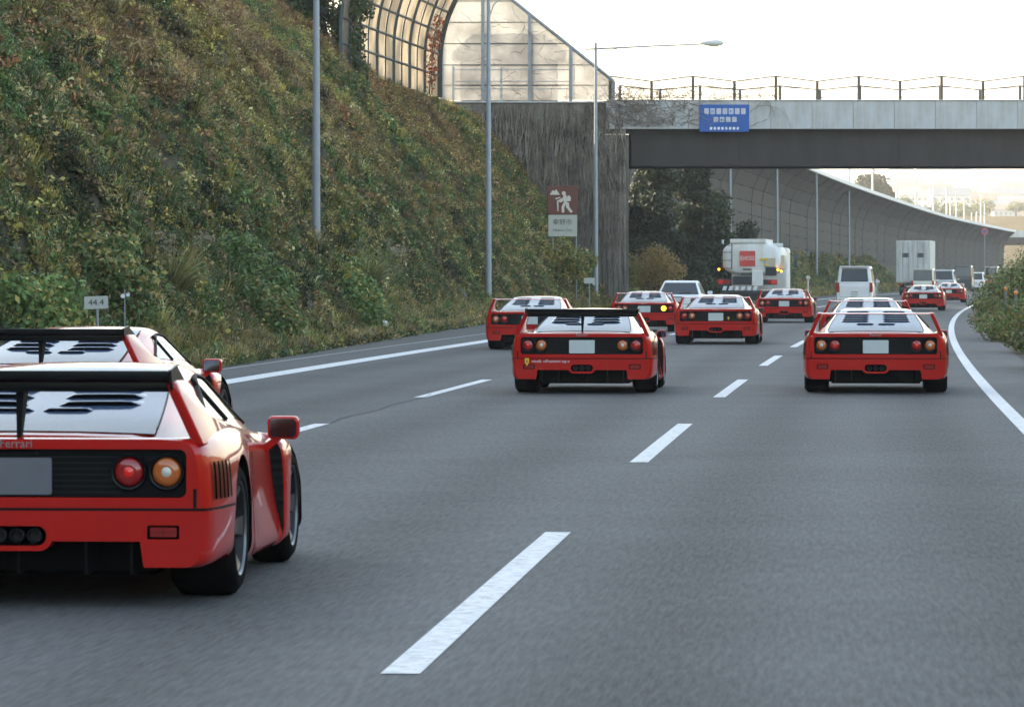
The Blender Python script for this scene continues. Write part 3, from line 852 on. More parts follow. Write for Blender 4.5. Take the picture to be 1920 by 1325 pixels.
# abutment
ab = empty('abutment', (0, BY, 0))
tag(ab, 'ribbed concrete bridge abutment overgrown with bare vine stems', 'abutment')
MB().box(-9.0, bx(1179), .35, 7.4, -.3, bz(252)).build('wall_block', M['abut'], ab, None, .03, 1)
MB().box(-9.0, bx(1136), .1, 7.4, bz(252) + .002, bz(193)).build('wing_wall', M['abut'], ab, None, .03, 1)
MB().box(-9.0, bx(1150), 0, 7.4, bz(193), bz(190)).build('wall_coping', M['fascia'], ab, None, .01, 1)
rb = MB().box(-.045, .045, .30, .36, 0.3, bz(254)).mesh('rib', M['abut'], None, .01, 1)
for q in range(28):
    put('rib', rb, ab, (bx(1172) - q * .24, 0, 0))
def vines(n, starts, walk, r0, seed, steps=(10, 26), drop=.28, zmin=-1, jx=.22, xmax=999):
    r = np.random.default_rng(seed); V = []; F = []
    for i in range(n):
        p = np.array(starts(r), float); d = np.array(walk(r), float)
        ns = r.integers(*steps); rad = r0 * r.uniform(.5, 1.6); ring = None
        for k in range(ns):
            d = d * .82 + np.array(walk(r)) * .18 + r.normal(size=3) * np.array([jx, .05, .12])
            d /= np.linalg.norm(d)
            if p[2] + d[2] * drop * 1.2 < zmin: d[2] = abs(d[2])
            if p[0] + d[0] * drop > xmax: d[0] = -abs(d[0])
            q = p + d * drop * r.uniform(.6, 1.2)
            rr = rad * (1 - .7 * k / ns)
            u = np.cross(d, (0, 1, 0)); u /= np.linalg.norm(u) + 1e-9; w = np.cross(d, u)
            new = [q + (u * math.cos(a) + w * math.sin(a)) * rr for a in (0, 2.09, 4.19)]
            b = len(V); V.extend(new)
            if ring is not None:
                for j in range(3): F.append((ring + j, ring + (j + 1) % 3, b + (j + 1) % 3, b + j))
            ring = b; p = q; p[1] = np.clip(p[1], p[1] - .01, p[1] + .01)
    return npmesh('dead_vines', np.array(V), np.array(F), M['vine'])
def walk_down(r): return (r.normal(0, .10), r.normal(0, .01), -1)
def walk_any(r): return (r.normal(0, 1), r.normal(0, .05), r.normal(-.1, .7))
vv = vines(1000, lambda r: (bx(r.uniform(892, 1172)), BY + .04 + r.uniform(-.07, .03), bz(r.uniform(186, 330))), walk_down, .020, 3, jx=.13, xmax=bx(1174))
tag(put('dead_vines', vv, None), 'bare grey vine stems hanging down the abutment wall', 'vine', kind='stuff')
v2 = vines(240, lambda r: (bx(1137 + abs(r.normal(0, 110))), BY - .06, bz(r.uniform(185, 235))), walk_any, .013, 4, (6, 16), .2, FZ0 + .03)
tag(put('dead_vines', v2, None), 'bare vine twigs creeping over the bridge fascia beside the blue sign', 'vine', kind='stuff')
v3 = vines(240, lambda r: (bx(1150 + r.uniform(0, 1) ** 1.3 * 320), BY + .06 + r.uniform(0, .1), FZ1 + r.uniform(0, .7)), walk_any, .012, 5, (5, 11), .15, FZ1)
tag(put('dead_vines', v3, None), 'bare vine twigs tangled in the bridge fence', 'vine', kind='stuff')
v4 = vines(150, lambda r: (bx(r.uniform(860, 1150)), BY - .02, bz(r.uniform(20, 190))), walk_any, .010, 6, (5, 12), .14)
V4 = np.empty(len(v4.vertices) * 3, np.float32); v4.vertices.foreach_get('co', V4)
tag(put('dead_vines', v4, None), 'bare vine twigs clinging to the frosted end screen', 'vine', kind='stuff')

# blue banner sign on the fascia
bs = empty('banner_sign', (bx(1358), BY - .1, bz(222)))
tag(bs, 'blue rectangular sign with rows of pale characters hung on the bridge', 'sign')
HW, HH = 46.5 * BY / 8000, 25.5 * BY / 8000
MB().box(-HW, HW, 0, .06, -HH, HH).build('panel', M['sign_blue'], bs, None, .01, 1)
gl = [MB().prism(rrect(-.105, .105, -.135, .135, .03), -.004, .0).mesh('character', M['pale_ink']),
      MB().prism(rrect(-.105, .105, -.115, .115, .02), -.004, .0).mesh('character', M['pale_ink']),
      MB().prism(rrect(-.06, .06, -.06, .06, .03), -.004, .0).mesh('character', M['white_ink'])]
st = [MB().box(-.05, .05, -.006, -.0042, .02, .05).box(-.012, .012, -.006, -.0042, -.10, .1).mesh('stroke', M['pink_ink']),
      MB().box(-.06, -.03, -.006, -.0042, -.09, .08).box(.02, .05, -.006, -.0042, -.05, .1).mesh('stroke', M['pink_ink']),
      MB().box(-.06, .06, -.006, -.0042, -.01, .02).box(-.05, -.02, -.006, -.0042, -.09, .05).mesh('stroke', M['sign_blue'])]
for i in range(7):
    o = put('character', gl[0], bs, (-.80 + i * .275, 0, .31)); put('stroke', st[(i * 2) % 3], o)
for i in range(4):
    o = put('character', gl[1], bs, (-.38 + i * .275, 0, -.06)); put('stroke', st[(i + 1) % 3], o)
for i in range(8):
    put('character', gl[2], bs, (-.60 + i * .172, 0, -.455), (0, random.uniform(-.4, .4), 0), (random.uniform(.6, 1.1), 1, 1))
for sx in (-.8, .8): MB().box(sx - .04, sx + .04, .06, .11, -HH + .1, HH).build('bracket', M['galv'], bs)

# ------------------------------------------------------------------ frosted end screen and curved noise screen above the slope
es = empty('end_screen', (0, BY, 0))
tag(es, 'frosted panel screen with a sloping top edge above the abutment', 'noise screen')
Z0 = bz(190)
def top_at(x): return float(np.interp(x, [bx(820), bx(862), bx(960), bx(1150)], [bz(-90), bz(-80), bz(0), bz(152)]))
colx = [bx(828), bx(905), bx(993), bx(1070), bx(1150)]
rows = [Z0 + .02] + [bz(q) for q in (160, 122, 82, 42, 2, -38, -78, -118)]
for i in range(4):
    a, b = colx[i] + .05, colx[i + 1] - .05
    for j in range(len(rows) - 1):
        za, zb = rows[j] + .025, rows[j + 1] - .025
        ta, tb = min(top_at(a), zb), min(top_at(b), zb)
        if max(ta, tb) < za + .1: continue
        poly = [(a, za)]
        if tb > za: poly += [(b, za), (b, tb)]
        else:
            xs_ = np.linspace(a, b, 40); kx = max([q for q in xs_ if top_at(q) > za]); poly += [(kx, za)]
        if tb < zb <= top_at(a) - 1e-6:
            xs_ = np.linspace(a, b, 60); kx = max([q for q in xs_ if top_at(q) >= zb]); poly += [(kx, zb)]
        poly += [(a, ta)]
        if len(poly) < 3: continue
        MB().prism(poly, .10, .112).build('pane', M['pane_white'], es)
for i, xx in enumerate(colx):
    MB().box(xx - .075, xx + .075, .02, .17, Z0, top_at(xx) + .02).build('post', M['galv'], es)
for z in rows[1:]:
    xr_ = max([q for q in np.linspace(colx[0], colx[-1], 200) if top_at(q) > z] or [colx[0]])
    if xr_ - colx[0] > .3: MB().box(colx[0], xr_, .05, .15, z - .02, z + .02).build('rail', M['frame_blue'], es)
tr = MB(); tr.tube([(q, .09, top_at(q)) for q in colx], .09, 6); tr.build('top_rail', M['galv'], es)
hr = MB()
for z in (bz(167), bz(153), bz(131)): hr.box(bx(852), bx(1070), -.03, .0, z - .018, z + .018)
hr.build('hand_rail', M['galv'], es)
for xx in (bx(850), bx(940)): MB().box(xx - .05, xx + .05, .001, .019, Z0, bz(125)).build('hand_rail_post', M['fascia'], es)

hb = empty('house', (bx(950), BY + 9, Z0 - .3))
tag(hb, 'pale house seen blurred through the frosted end screen', 'house')
MB().box(-2.2, 2.4, 0, 6, -2, 2.9).build('wall', M['concrete'], hb)
MB().add([(-2.6, -.5, 2.9), (2.8, -.5, 2.9), (2.8, 6.5, 2.9), (-2.6, 6.5, 2.9), (-1.6, 3, 4.0), (1.8, 3, 4.0)], [(0, 1, 5, 4), (2, 3, 4, 5), (0, 4, 3), (1, 2, 5), (0, 3, 2, 1)]).build('roof', M['chassis'], hb)
for xx in (-1.3, .2, 1.6): MB().box(xx - .4, xx + .4, -.04, .02, .7, 1.9).build('window', M['glass'], hb)
cs = empty('curved_screen', (0, 0, 0))
tag(cs, 'curved cream panel noise screen on dark ribs arching above the slope', 'noise screen')
Yr = [158.5, 163, 167.5, 172, 176.5, 181, 185.5]
def rib_base(Y): return -3.2 - .118 * (185.5 - Y)
ZR = 9.3
prof = []                                      # (dx, z) of the curved section, leaning out over the slope
for k in range(26):
    s_ = k * .36
    if s_ < 1.4: prof.append((0, s_))
    else:
        a = min((s_ - 1.4) / 6.2, R(78)); prof.append((6.2 - 6.2 * math.cos(a), 1.4 + 6.2 * math.sin(a)))
def pr(i): 
    i = min(max(i, 0), 25); f = int(i); g = min(f + 1, 25)
    return (prof[f][0] + (prof[g][0] - prof[f][0]) * (i - f), prof[f][1] + (prof[g][1] - prof[f][1]) * (i - f))
def bar(mb, pts, wx, wy):                      # rectangular section swept along pts in an xz plane
    vs = []; n = len(pts)
    for i, p in enumerate(pts):
        a = Vector(pts[max(i - 1, 0)]); b = Vector(pts[min(i + 1, n - 1)]); d = (b - a).normalized(); nn = Vector((d.z, 0, -d.x))
        for sx, sy in ((-1, -1), (1, -1), (1, 1), (-1, 1)):
            q = Vector(p) + nn * wx * sx + Vector((0, wy * sy, 0)); vs.append(q)
    fs = []
    for i in range(n - 1):
        for k in range(4): fs.append((i * 4 + k, i * 4 + (k + 1) % 4, i * 4 + 4 + (k + 1) % 4, i * 4 + 4 + k))
    fs += [(0, 1, 2, 3), tuple(4 * (n - 1) + k for k in (3, 2, 1, 0))]
    mb.add(vs, fs)
for i, Y in enumerate(Yr):
    mb = MB(); last = i == len(Yr) - 1
    bar(mb, [(rib_base(Y) + p[0] + .03, Y, ZR + p[1]) for p in prof], .14 if last else .06, .16 if last else .06)
    mb.build('rib', M['frame_blue'] if not last else M['frame_dark'], cs)
for i in range(len(Yr) - 1):
    Ym = (Yr[i] + Yr[i + 1]) / 2; mb = MB()
    bar(mb, [(rib_base(Ym) + p[0] + .02, Ym, ZR + p[1]) for p in prof], .03, .03); mb.build('mullion', M['frame_dark'], cs)
rowsz = [0, 2.6, 5.2, 7.8, 10.4, 13, 15.6, 18.2, 20.8, 23.4]
for r_ in rowsz[1:]:
    p = pr(r_); MB().tube([(rib_base(Y) + p[0] + .0, Y, ZR + p[1]) for Y in Yr], .055, 6).build('purlin', M['frame_dark'], cs)
for i in range(len(Yr) - 1):
    for h in (0, 1):
        ya = Yr[i] + (Yr[i + 1] - Yr[i]) * .5 * h + .04; yb = Yr[i] + (Yr[i + 1] - Yr[i]) * .5 * (h + 1) - .04
        for j in range(len(rowsz) - 1):
            sub = np.linspace(rowsz[j] + .06, rowsz[j + 1] - .06, 5); vs = []; fs = []
            for q in sub:
                p = pr(q)
                for yy in (ya, yb):
                    vs += [(rib_base(yy) + p[0] - .02, yy, ZR + p[1]), (rib_base(yy) + p[0] - .03, yy, ZR + p[1] + .002)]
            for k in range(4):
                b = k * 4; fs += [(b, b + 2, b + 6, b + 4), (b + 1, b + 5, b + 7, b + 3)]
            MB().add(vs, fs).build('pane', M['pane'], cs)
# red autumn creeper showing on the curved screen
cx_, cz_ = PX(795, 100, 181)
shrub('autumn_creeper', (cx_ + .25, 179.6, cz_ - 1.7), [(0, 0, 1.0, .30, 1.2, .9), (.15, 1.0, 2.1, .35, 1.0, .7), (.35, 1.6, 3.0, .3, .9, .5)], 420, (.05, .11), [(.35, .07, .03), (.30, .12, .05), (.22, .07, .04)], 90, 'red autumn creeper climbing the end of the curved screen', 'creeper', trunk_r=.03)

# ------------------------------------------------------------------ noise barrier beyond the bridge
nb = empty('noise_barrier', (0, 0, 0))
tag(nb, 'long dark curved noise barrier leaning over the motorway beyond the bridge', 'noise barrier')
def nbH(Y): return float(np.interp(Y, [210, 300, 340, 430, 490, 580], [9.8, 10.1, 9.7, 8.8, 8.1, 7.4]))
def nbX(Y): return XL(Y) - 7.0
NROW = 8
def nbP(Y, s):                                 # s 0..1 up the section: upright, then curving over the road
    H = nbH(Y); z0 = float(np.interp(Y, [210, 300, 400, 600], [3.6, 3.2, 2.4, 1.6]))
    L = H - z0
    if s < .5: return nbX(Y), z0 + L * s * 1.05
    f = (s - .5) / .5; a = f * R(62); r_ = L * .475 / math.sin(R(62))
    return nbX(Y) + r_ * (1 - math.cos(a)) * .95, z0 + L * .525 + r_ * math.sin(a)
Yb = list(np.linspace(226, 584, 46))
cnt = 0
for i in range(len(Yb) - 1):
    ya, yb = Yb[i] + .05, Yb[i + 1] - .05
    nrow = NROW if i < 37 else 0
    if i < 37:
        for j in range(NROW):
            s0, s1 = j / NROW + .0025, (j + 1) / NROW - .0025
            p = [nbP(ya, s0), nbP(yb, s0), nbP(yb, s1), nbP(ya, s1)]; q = [ya, yb, yb, ya]
            dx = .02 * ((i * 7 + j * 3) % 3)
            vs = [(a[0] + dx, y, a[1]) for a, y in zip(p, q)] + [(a[0] - .1, y, a[1] + .01) for a, y in zip(p, q)]
            MB().add(vs, [(0, 1, 2, 3), (7, 6, 5, 4), (0, 4, 5, 1), (1, 5, 6, 2), (2, 6, 7, 3), (3, 7, 4, 0)]).build('panel', M['barrier'], nb); cnt += 1
far = MB()
for i in range(37, len(Yb) - 1):
    ya, yb = Yb[i] + .03, Yb[i + 1] - .03
    for j in range(NROW):
        s0, s1 = j / NROW + .002, (j + 1) / NROW - .002
        p = [nbP(ya, s0), nbP(yb, s0), nbP(yb, s1), nbP(ya, s1)]; q = [ya, yb, yb, ya]
        vs = [(a[0], y, a[1]) for a, y in zip(p, q)] + [(a[0] - .1, y, a[1] + .01) for a, y in zip(p, q)]
        far.add(vs, [(0, 1, 2, 3), (7, 6, 5, 4), (0, 4, 5, 1), (1, 5, 6, 2), (2, 6, 7, 3), (3, 7, 4, 0)])
tag(far.build('panel_run', M['barrier'], nb), kind='stuff')
for i, Y in enumerate(Yb):
    mb = MB(); bar(mb, [(nbP(Y, s)[0] - .12, Y, nbP(Y, s)[1]) for s in np.linspace(0, 1, 9)], .12, .09)
    mb.build('rib', M['frame_dark'], nb)
bk = MB()
for a, b in zip(Yb, Yb[1:]):
    for j in range(NROW):
        p = [nbP(a, j / NROW), nbP(b, j / NROW), nbP(b, (j + 1) / NROW), nbP(a, (j + 1) / NROW)]; q = [a, b, b, a]
        vs = [(c[0] - .26, y, c[1]) for c, y in zip(p, q)] + [(c[0] - .32, y, c[1] + .01) for c, y in zip(p, q)]
        bk.add(vs, [(0, 1, 2, 3), (7, 6, 5, 4)])
bk.build('light_blocking_sheet', M['frame_dark'], nb)  # dark sheet added behind the panels to stop light through their gaps
cap_ = MB()
for a, b in zip(Yb, Yb[1:]):
    pa, pb = nbP(a, 1), nbP(b, 1)
    cap_.add([(pa[0] - .5, a, pa[1] + .02), (pa[0] + .15, a, pa[1] + .02), (pb[0] + .15, b, pb[1] + .02), (pb[0] - .5, b, pb[1] + .02),
              (pa[0] - .5, a, pa[1] + .34), (pa[0] + .15, a, pa[1] + .34), (pb[0] + .15, b, pb[1] + .34), (pb[0] - .5, b, pb[1] + .34)],
             [(0, 1, 2, 3), (4, 7, 6, 5), (0, 4, 5, 1), (1, 5, 6, 2), (2, 6, 7, 3), (3, 7, 4, 0)])
cap_.build('cap_rail', M['barrier_cap'], nb)
bb = MB()
for a, b in zip(Yb, Yb[1:]):
    bb.add([(nbX(a) - .35, a, -.2), (nbX(a) + .3, a, -.2), (nbX(b) + .3, b, -.2), (nbX(b) - .35, b, -.2), (nbX(a) - .35, a, nbP(a, 0)[1] - .01), (nbX(a) + .3, a, nbP(a, 0)[1] - .01), (nbX(b) + .3, b, nbP(b, 0)[1] - .01), (nbX(b) - .35, b, nbP(b, 0)[1] - .01)],
           [(0, 1, 2, 3), (4, 7, 6, 5), (0, 4, 5, 1), (1, 5, 6, 2), (2, 6, 7, 3), (3, 7, 4, 0)])
bb.build('footing', M['concrete'], nb)
# round speed sign standing before the barrier end
x_, z_ = PX(1838, 435, 545)
rs = empty('round_sign', (x_, 540, 0))
MB().tube([(0, .05, 0), (0, .05, z_ + .4)], .06, 8).build('pole', M['galv'], rs, 50)
MB().lathe([(-.03, .001), (-.03, .26)], 'y', 20, (0, 0, z_)).build('face', M['sign_blue'], rs)
MB().lathe([(-.035, .26), (-.035, .45), (.02, .45)], 'y', 20, (0, 0, z_)).build('ring', M['logo_red'], rs)
tag(rs, 'small round sign with a red ring before the end of the noise barrier', 'sign')

# ------------------------------------------------------------------ lamp posts
def lamp_post(px, Y, top_z, base_z, label, group, r0=.085, arm=4.9, arms=True, material='galv'):
    X = PX(px, 0, Y)[0]
    root = empty('lamp_post', (X, Y, base_z))
    H = top_z - base_z
    MB().tube([(0, 0, -1.0), (0, 0, H * .5), (0, 0, H)], [r0 * 1.35, r0 * 1.05, r0 * .7], 12).build('pole', M[material], root, 50)
    if arms:
        az = H - .26
        MB().tube([(-.45, 0, az - .02), (0, 0, az), (arm * .5, 0, az + .12), (arm, 0, az + .22)], [.03, .04, .035, .03], 8).build('arm', M[material], root, 50)
        MB().tube([(0, 0, az - 1.0), (.18, 0, az - .5), (.6, 0, az - .08), (1.0, 0, az + .03)], .022, 6).build('brace', M[material], root, 50)
        hd = MB().lathe([(-.52, .02), (-.46, .07), (-.2, .13), (.2, .15), (.42, .10), (.5, .02)], 'x', 12, (arm + .25, 0, az + .26))
        h = hd.build('lamp_head', M['rail_white'], root, 50)
        MB().lathe([(-.2, .02), (-.1, .09), (.2, .10), (.3, .02)], 'x', 10, (arm + .25, 0, az + .18)).build('lamp_lens', M['lamp_clear'], h, 50)
    return tag(root, label, 'lamp post', group)
GL = 'lamp posts along the left shoulder'
LPS = [(593, 110, 11.9, 'nearest tall grey lamp post rising from the slope beside the plume grass'),
       (916, 151, 11.9, 'grey lamp post crossing in front of the frosted end screen'),
       (1117, 188, 11.8, 'grey lamp post with its arm and head visible before the bridge'),
       (1259, 226, 10.3, 'first lamp post seen under the bridge, before the dark evergreens'),
       (1369, 264, 11.8, 'second lamp post seen under the bridge, behind the tanker'),
       (1457, 302, 11.8, 'third lamp post seen under the bridge, above the tanker cab'),
       (1531, 340, 11.8, 'fourth lamp post under the bridge where the barrier meets the deck line'),
       (1592, 378, 11.8, 'fifth lamp post under the bridge, above the white minivan')]
for px, Y, tz, lab in LPS:
    X = PX(px, 0, Y)[0]; t = float(XL(Y) - EOFF(Y) - X)
    lamp_post(px, Y, tz, float(HILL(max(t, 0), Y)) - .3, lab, GL)
for k, (px, ty, Y) in enumerate([(1636, 312, 455), (1681, 318, 470), (1718, 332, 500), (1750, 340, 520), (1775, 352, 550), (1782, 368, 575), (1793, 360, 590), (1808, 368, 610), (1822, 398, 640), (1831, 396, 650), (1839, 378, 665), (1846, 382, 690)]):
    X, tz = PX(px, ty, Y)
    lamp_post(px, Y, tz, 0, ('pale distant lamp post over the barrier, %s in its row' % ['first', 'second', 'third', 'fourth', 'fifth', 'sixth', 'seventh', 'eighth', 'ninth', 'tenth', 'eleventh', 'twelfth'][k]), 'distant lamp posts', .13, arms=False, material='rail_white')

# ------------------------------------------------------------------ signs on the left
hs = empty('hiker_sign', (PX(1054.5, 0, 178)[0], 178, 0))
tag(hs, 'brown and white tourist sign with a hiker pictogram on the slope', 'sign')
def hz(y): return CAM_H + (515 - y) * 178 / 8000
def hx(x): return (x - 1054.5) * 178 / 8000
MB().box(hx(1026), hx(1083), 0, .05, hz(402), hz(349)).build('pictogram_panel', M['sign_brown'], hs, None, .01, 1)
MB().box(hx(1028), hx(1082), -.005, .05, hz(443.5), hz(403)).build('name_panel', M['sign_white'], hs, None, .01, 1)
for xx in (hx(1036), hx(1080)): MB().tube([(xx, .10, -.4), (xx, .10, hz(352))], .045, 8).build('post', M['post_green'], hs, 50)
def zp(pts): return [(hx(1000 + p[0] / 9.464), hz(340 + p[1] / 9.464)) for p in pts]
pic = [[(292, 240), (335, 165), (358, 160), (378, 175), (405, 142), (440, 190), (472, 240)],
       [(418, 340), (446, 340), (446, 530), (428, 530)],
       [(385, 300), (480, 278), (485, 292), (400, 325)],
       [(430, 345), (520, 290), (545, 330), (500, 375), (430, 360)],
       [(530, 240), (580, 240), (600, 300), (605, 360), (545, 375), (525, 320)],
       [(600, 265), (640, 250), (668, 290), (660, 355), (605, 350)],
       [(550, 360), (595, 375), (550, 455), (548, 555), (505, 555), (500, 450)],
       [(580, 365), (630, 375), (640, 460), (700, 540), (665, 560), (580, 460)]]
for q in pic: MB().prism(zp(q), -.006, -.001).build('pictogram', M['sign_pic'], hs)
hc = zp([(540, 212)])[0]
MB().prism([(hc[0] + .085 * math.cos(k * .524), hc[1] + .085 * math.sin(k * .524)) for k in range(12)], -.006, -.001).build('pictogram', M['sign_pic'], hs)
put('lettering', text_mesh('lettering', '秦野市', .26, M['dark_ink'], sx=1.05), hs, (0, -.009, hz(417)))
put('lettering', text_mesh('lettering', 'Hadano City', .155, M['dark_ink']), hs, (0, -.009, hz(431.5)))

x_, z_ = PX(185.5, 567, 64)
kp = empty('kilometre_post', (x_, 64, 0))
MB().prism(rrect(-.18, .18, z_ - .095, z_ + .095, .02), 0, .012).build('plate', M['sign_white'], kp)
MB().tube([(.01, .03, -.3), (.01, .03, z_ + .1)], .02, 8).build('post', M['galv'], kp, 50)
put('lettering', text_mesh('lettering', '44.4', .125, M['dark_ink'], sx=1.1), kp, (0, -.003, z_))
kp.rotation_euler = (0, R(-2), R(6))
tag(kp, 'white kilometre plate on a thin post above the rear black wing', 'sign')
x_, z_ = PX(234, 555, 66)
fp = empty('marker_stake', (x_, 66, 0))
MB().tube([(0, 0, -.2), (0, 0, z_ + .1)], .009, 6).build('stake', M['galv'], fp)
MB().lathe([(-.01, .001), (-.01, .035), (.01, .035), (.01, .001)], 'y', 10, (-.03, 0, z_)).build('reflector', M['white_ink'], fp)
MB().lathe([(-.01, .001), (-.01, .03), (.01, .03), (.01, .001)], 'y', 10, (.05, 0, z_ + .02)).build('reflector', M['white_ink'], fp)
tag(fp, 'thin stake with small pale discs beside the kilometre plate', 'marker')
x_, z_ = PX(1105, 526, 152)
sp = empty('verge_sign', (x_, 152, 0))
MB().prism(rrect(-.19, .19, z_ - .1, z_ + .1, .02), 0, .012).build('plate', M['sign_white'], sp)
MB().box(.12, .2, .0, .01, z_ - .16, z_ - .1).build('tab', M['sign_white'], sp)
MB().tube([(.0, .03, -.3), (.0, .03, z_ + .05)], .02, 8).build('post', M['galv'], sp, 50)
tag(sp, 'small blank pale sign on the verge beyond the leftmost far red car', 'sign')
# litter bag
bm = bmesh.new(); bmesh.ops.create_icosphere(bm, subdivisions=3, radius=1)
for v in bm.verts:
    n = float(fbm(v.co.x * 2.2 + 7 + v.co.z * 1.5, v.co.y * 2.2 + v.co.z * 2, 3))
    v.co = Vector((v.co.x * .16, v.co.y * .12, v.co.z * .2)) * (.5 + 1.0 * n)
me = bpy.data.meshes.new('litter_bag'); bm.to_mesh(me); bm.free(); me.materials.append(M['bag']); shade(me, 20)
x_, z_ = PX(723, 611, 108.5)
tag(put('litter_bag', me, None, (x_, 108.5, .22)), 'crumpled white plastic bag lying on the grassy verge', 'bag')
# low delineator far on the shoulder
for px, py, Y, lab in [(1644, 525, 330, 'small white post on the far shoulder next to the white minivan'), (1515, 521, 215, 'small white post in the grass beyond the tanker')]:
    x_, z_ = PX(px, py, Y); d = empty('shoulder_post', (x_, Y, 0))
    MB().tube([(0, 0, -.2), (0, 0, z_)], .04, 8).build('post', M['rail_white'], d, 50)
    MB().lathe([(-.05, .001), (-.05, .10), (-.02, .11), (.02, .1)], 'y', 12, (0, 0, z_)).build('reflector', M['lamp_clear'], d, 50)
    tag(d, lab, 'delineator')

# ------------------------------------------------------------------ distance: second overpass, knoll, town
fo = empty('far_overpass', (0, 660, 0))
def fx(x): return (x - 960) * 660 / 8000
def fz(y): return CAM_H + (515 - y) * 660 / 8000
tag(fo, 'pale overpass far down the motorway past the barrier end', 'bridge')
MB().box(fx(1835), fx(2300), 0, 9, fz(445), fz(432)).build('deck', M['fascia'], fo)
MB().box(fx(1835), fx(2300), .5, 8.5, fz(459), fz(445) - .003).build('girder', M['girder'], fo)
MB().box(fx(1835), fx(1858), .2, 8.8, -.2, fz(459) - .003).build('abutment_wall', M['concrete'], fo)
ry = 720
cut = MB().add([(fx(1800), ry, -1), (fx(2500), ry, -1), (fx(2500), ry + 40, 12), (fx(1800), ry + 40, 12), (fx(2500), ry + 60, 12), (fx(1800), ry + 60, 12)], [(0, 1, 2, 3), (3, 2, 4, 5)])
tag(cut.build('cutting_slope', mat('dry_grass_slope', (.30, .21, .10), .9, noise=.3, nscale=.3)), kind='structure')

# far terrain that carries the town
Xf = np.linspace(-300, 1900, 110); Yf = np.linspace(760, 6500, 80)
XXf, YYf = np.meshgrid(Xf, Yf)
ZF = np.interp(YYf, [760, 900, 1500, 2700, 4700, 6500], [-2, 1, 9, 40, 105, 150]) + 16 * (fbm(XXf * .006, YYf * .004, 4) - .5) * np.clip((YYf - 760) / 600, 0, 1)
idx = np.arange(XXf.size).reshape(XXf.shape)
Ff = np.stack([idx[:-1, :-1], idx[:-1, 1:], idx[1:, 1:], idx[1:, :-1]], -1).reshape(-1, 4)
ft = link(bpy.data.objects.new('distant_hills', npmesh('distant_hills', np.stack([XXf, YYf, ZF], -1).reshape(-1, 3), Ff, mat('wooded_hills', (.055, .062, .04), .95, noise=.5, nscale=.03), True)))
tag(ft, kind='structure')
def gz(X, Y): return float(np.interp(Y, [760, 900, 1500, 2700, 4700, 6500], [-2, 1, 9, 40, 105, 150]) + 16 * (fbm(X * .006, Y * .004, 4) - .5) * min(max((Y - 760) / 600, 0), 1))
M['town'] = [mat('render_cream', (.62, .56, .46), .8, noise=.1, nscale=.2), mat('render_white', (.66, .66, .64), .8), mat('render_grey', (.40, .41, .42), .8), mat('render_tan', (.52, .38, .27), .8)]
M['town_roof'] = [mat('roof_grey', (.30, .30, .30), .8), mat('roof_brown', (.30, .22, .17), .8), mat('roof_slate', (.24, .26, .28), .8)]
M['town_win'] = mat('town_window', (.22, .22, .22), .3)
ordn = ['first', 'second', 'third', 'fourth', 'fifth', 'sixth', 'seventh', 'eighth', 'ninth', 'tenth', 'eleventh', 'twelfth', 'thirteenth', 'fourteenth', 'fifteenth', 'sixteenth', 'seventeenth', 'eighteenth', 'nineteenth', 'twentieth', 'twenty-first', 'twenty-second', 'twenty-third', 'twenty-fourth']
def building(px, py_base, Y, w, d, h, mi, gable, label, rows=2, cols=4):
    Y, w, d, h = Y * 1.8, w * 1.3, d * 1.2, h * 1.35
    X, zb = PX(px, py_base, Y)
    z0 = min(zb, gz(X, Y) + 1.0)
    h = h + max(zb - z0, 0)
    root = empty('town_house' if gable else 'apartment_block', (X, Y, z0))
    MB().box(-w / 2, w / 2, 0, d, -2, h).build('wall', M['town'][mi], root)
    if gable:
        rr = MB().add([(-w / 2 - .5, -.6, h - .1), (w / 2 + .5, -.6, h - .1), (w / 2 + .5, d + .6, h - .1), (-w / 2 - .5, d + .6, h - .1), (-w / 2 - .5, d / 2, h + w * .2), (w / 2 + .5, d / 2, h + w * .2)],
                      [(0, 1, 5, 4), (2, 3, 4, 5), (0, 4, 3), (1, 2, 5), (0, 3, 2, 1)])
    else:
        rr = MB().box(-w / 2 - .3, w / 2 + .3, -.3, d + .3, h + .002, h + .9)
    rr.build('roof', M['town_roof'][(mi + int(px)) % 3] if gable else M['town'][(mi + 1) % 2], root)
    cw = w / cols; top = h - 1.0; n = max(1, min(rows, int(top / 3)))
    wm = MB().box(-cw * .22, cw * .22, -.05, .05, -.6, .6).mesh('window', M['town_win'])
    for i in range(cols):
        for j in range(n):
            put('window', wm, root, (-w / 2 + cw * (i + .5), 0, top - .6 - j * 3.0))
    return tag(root, label, 'building', 'hazy distant town')
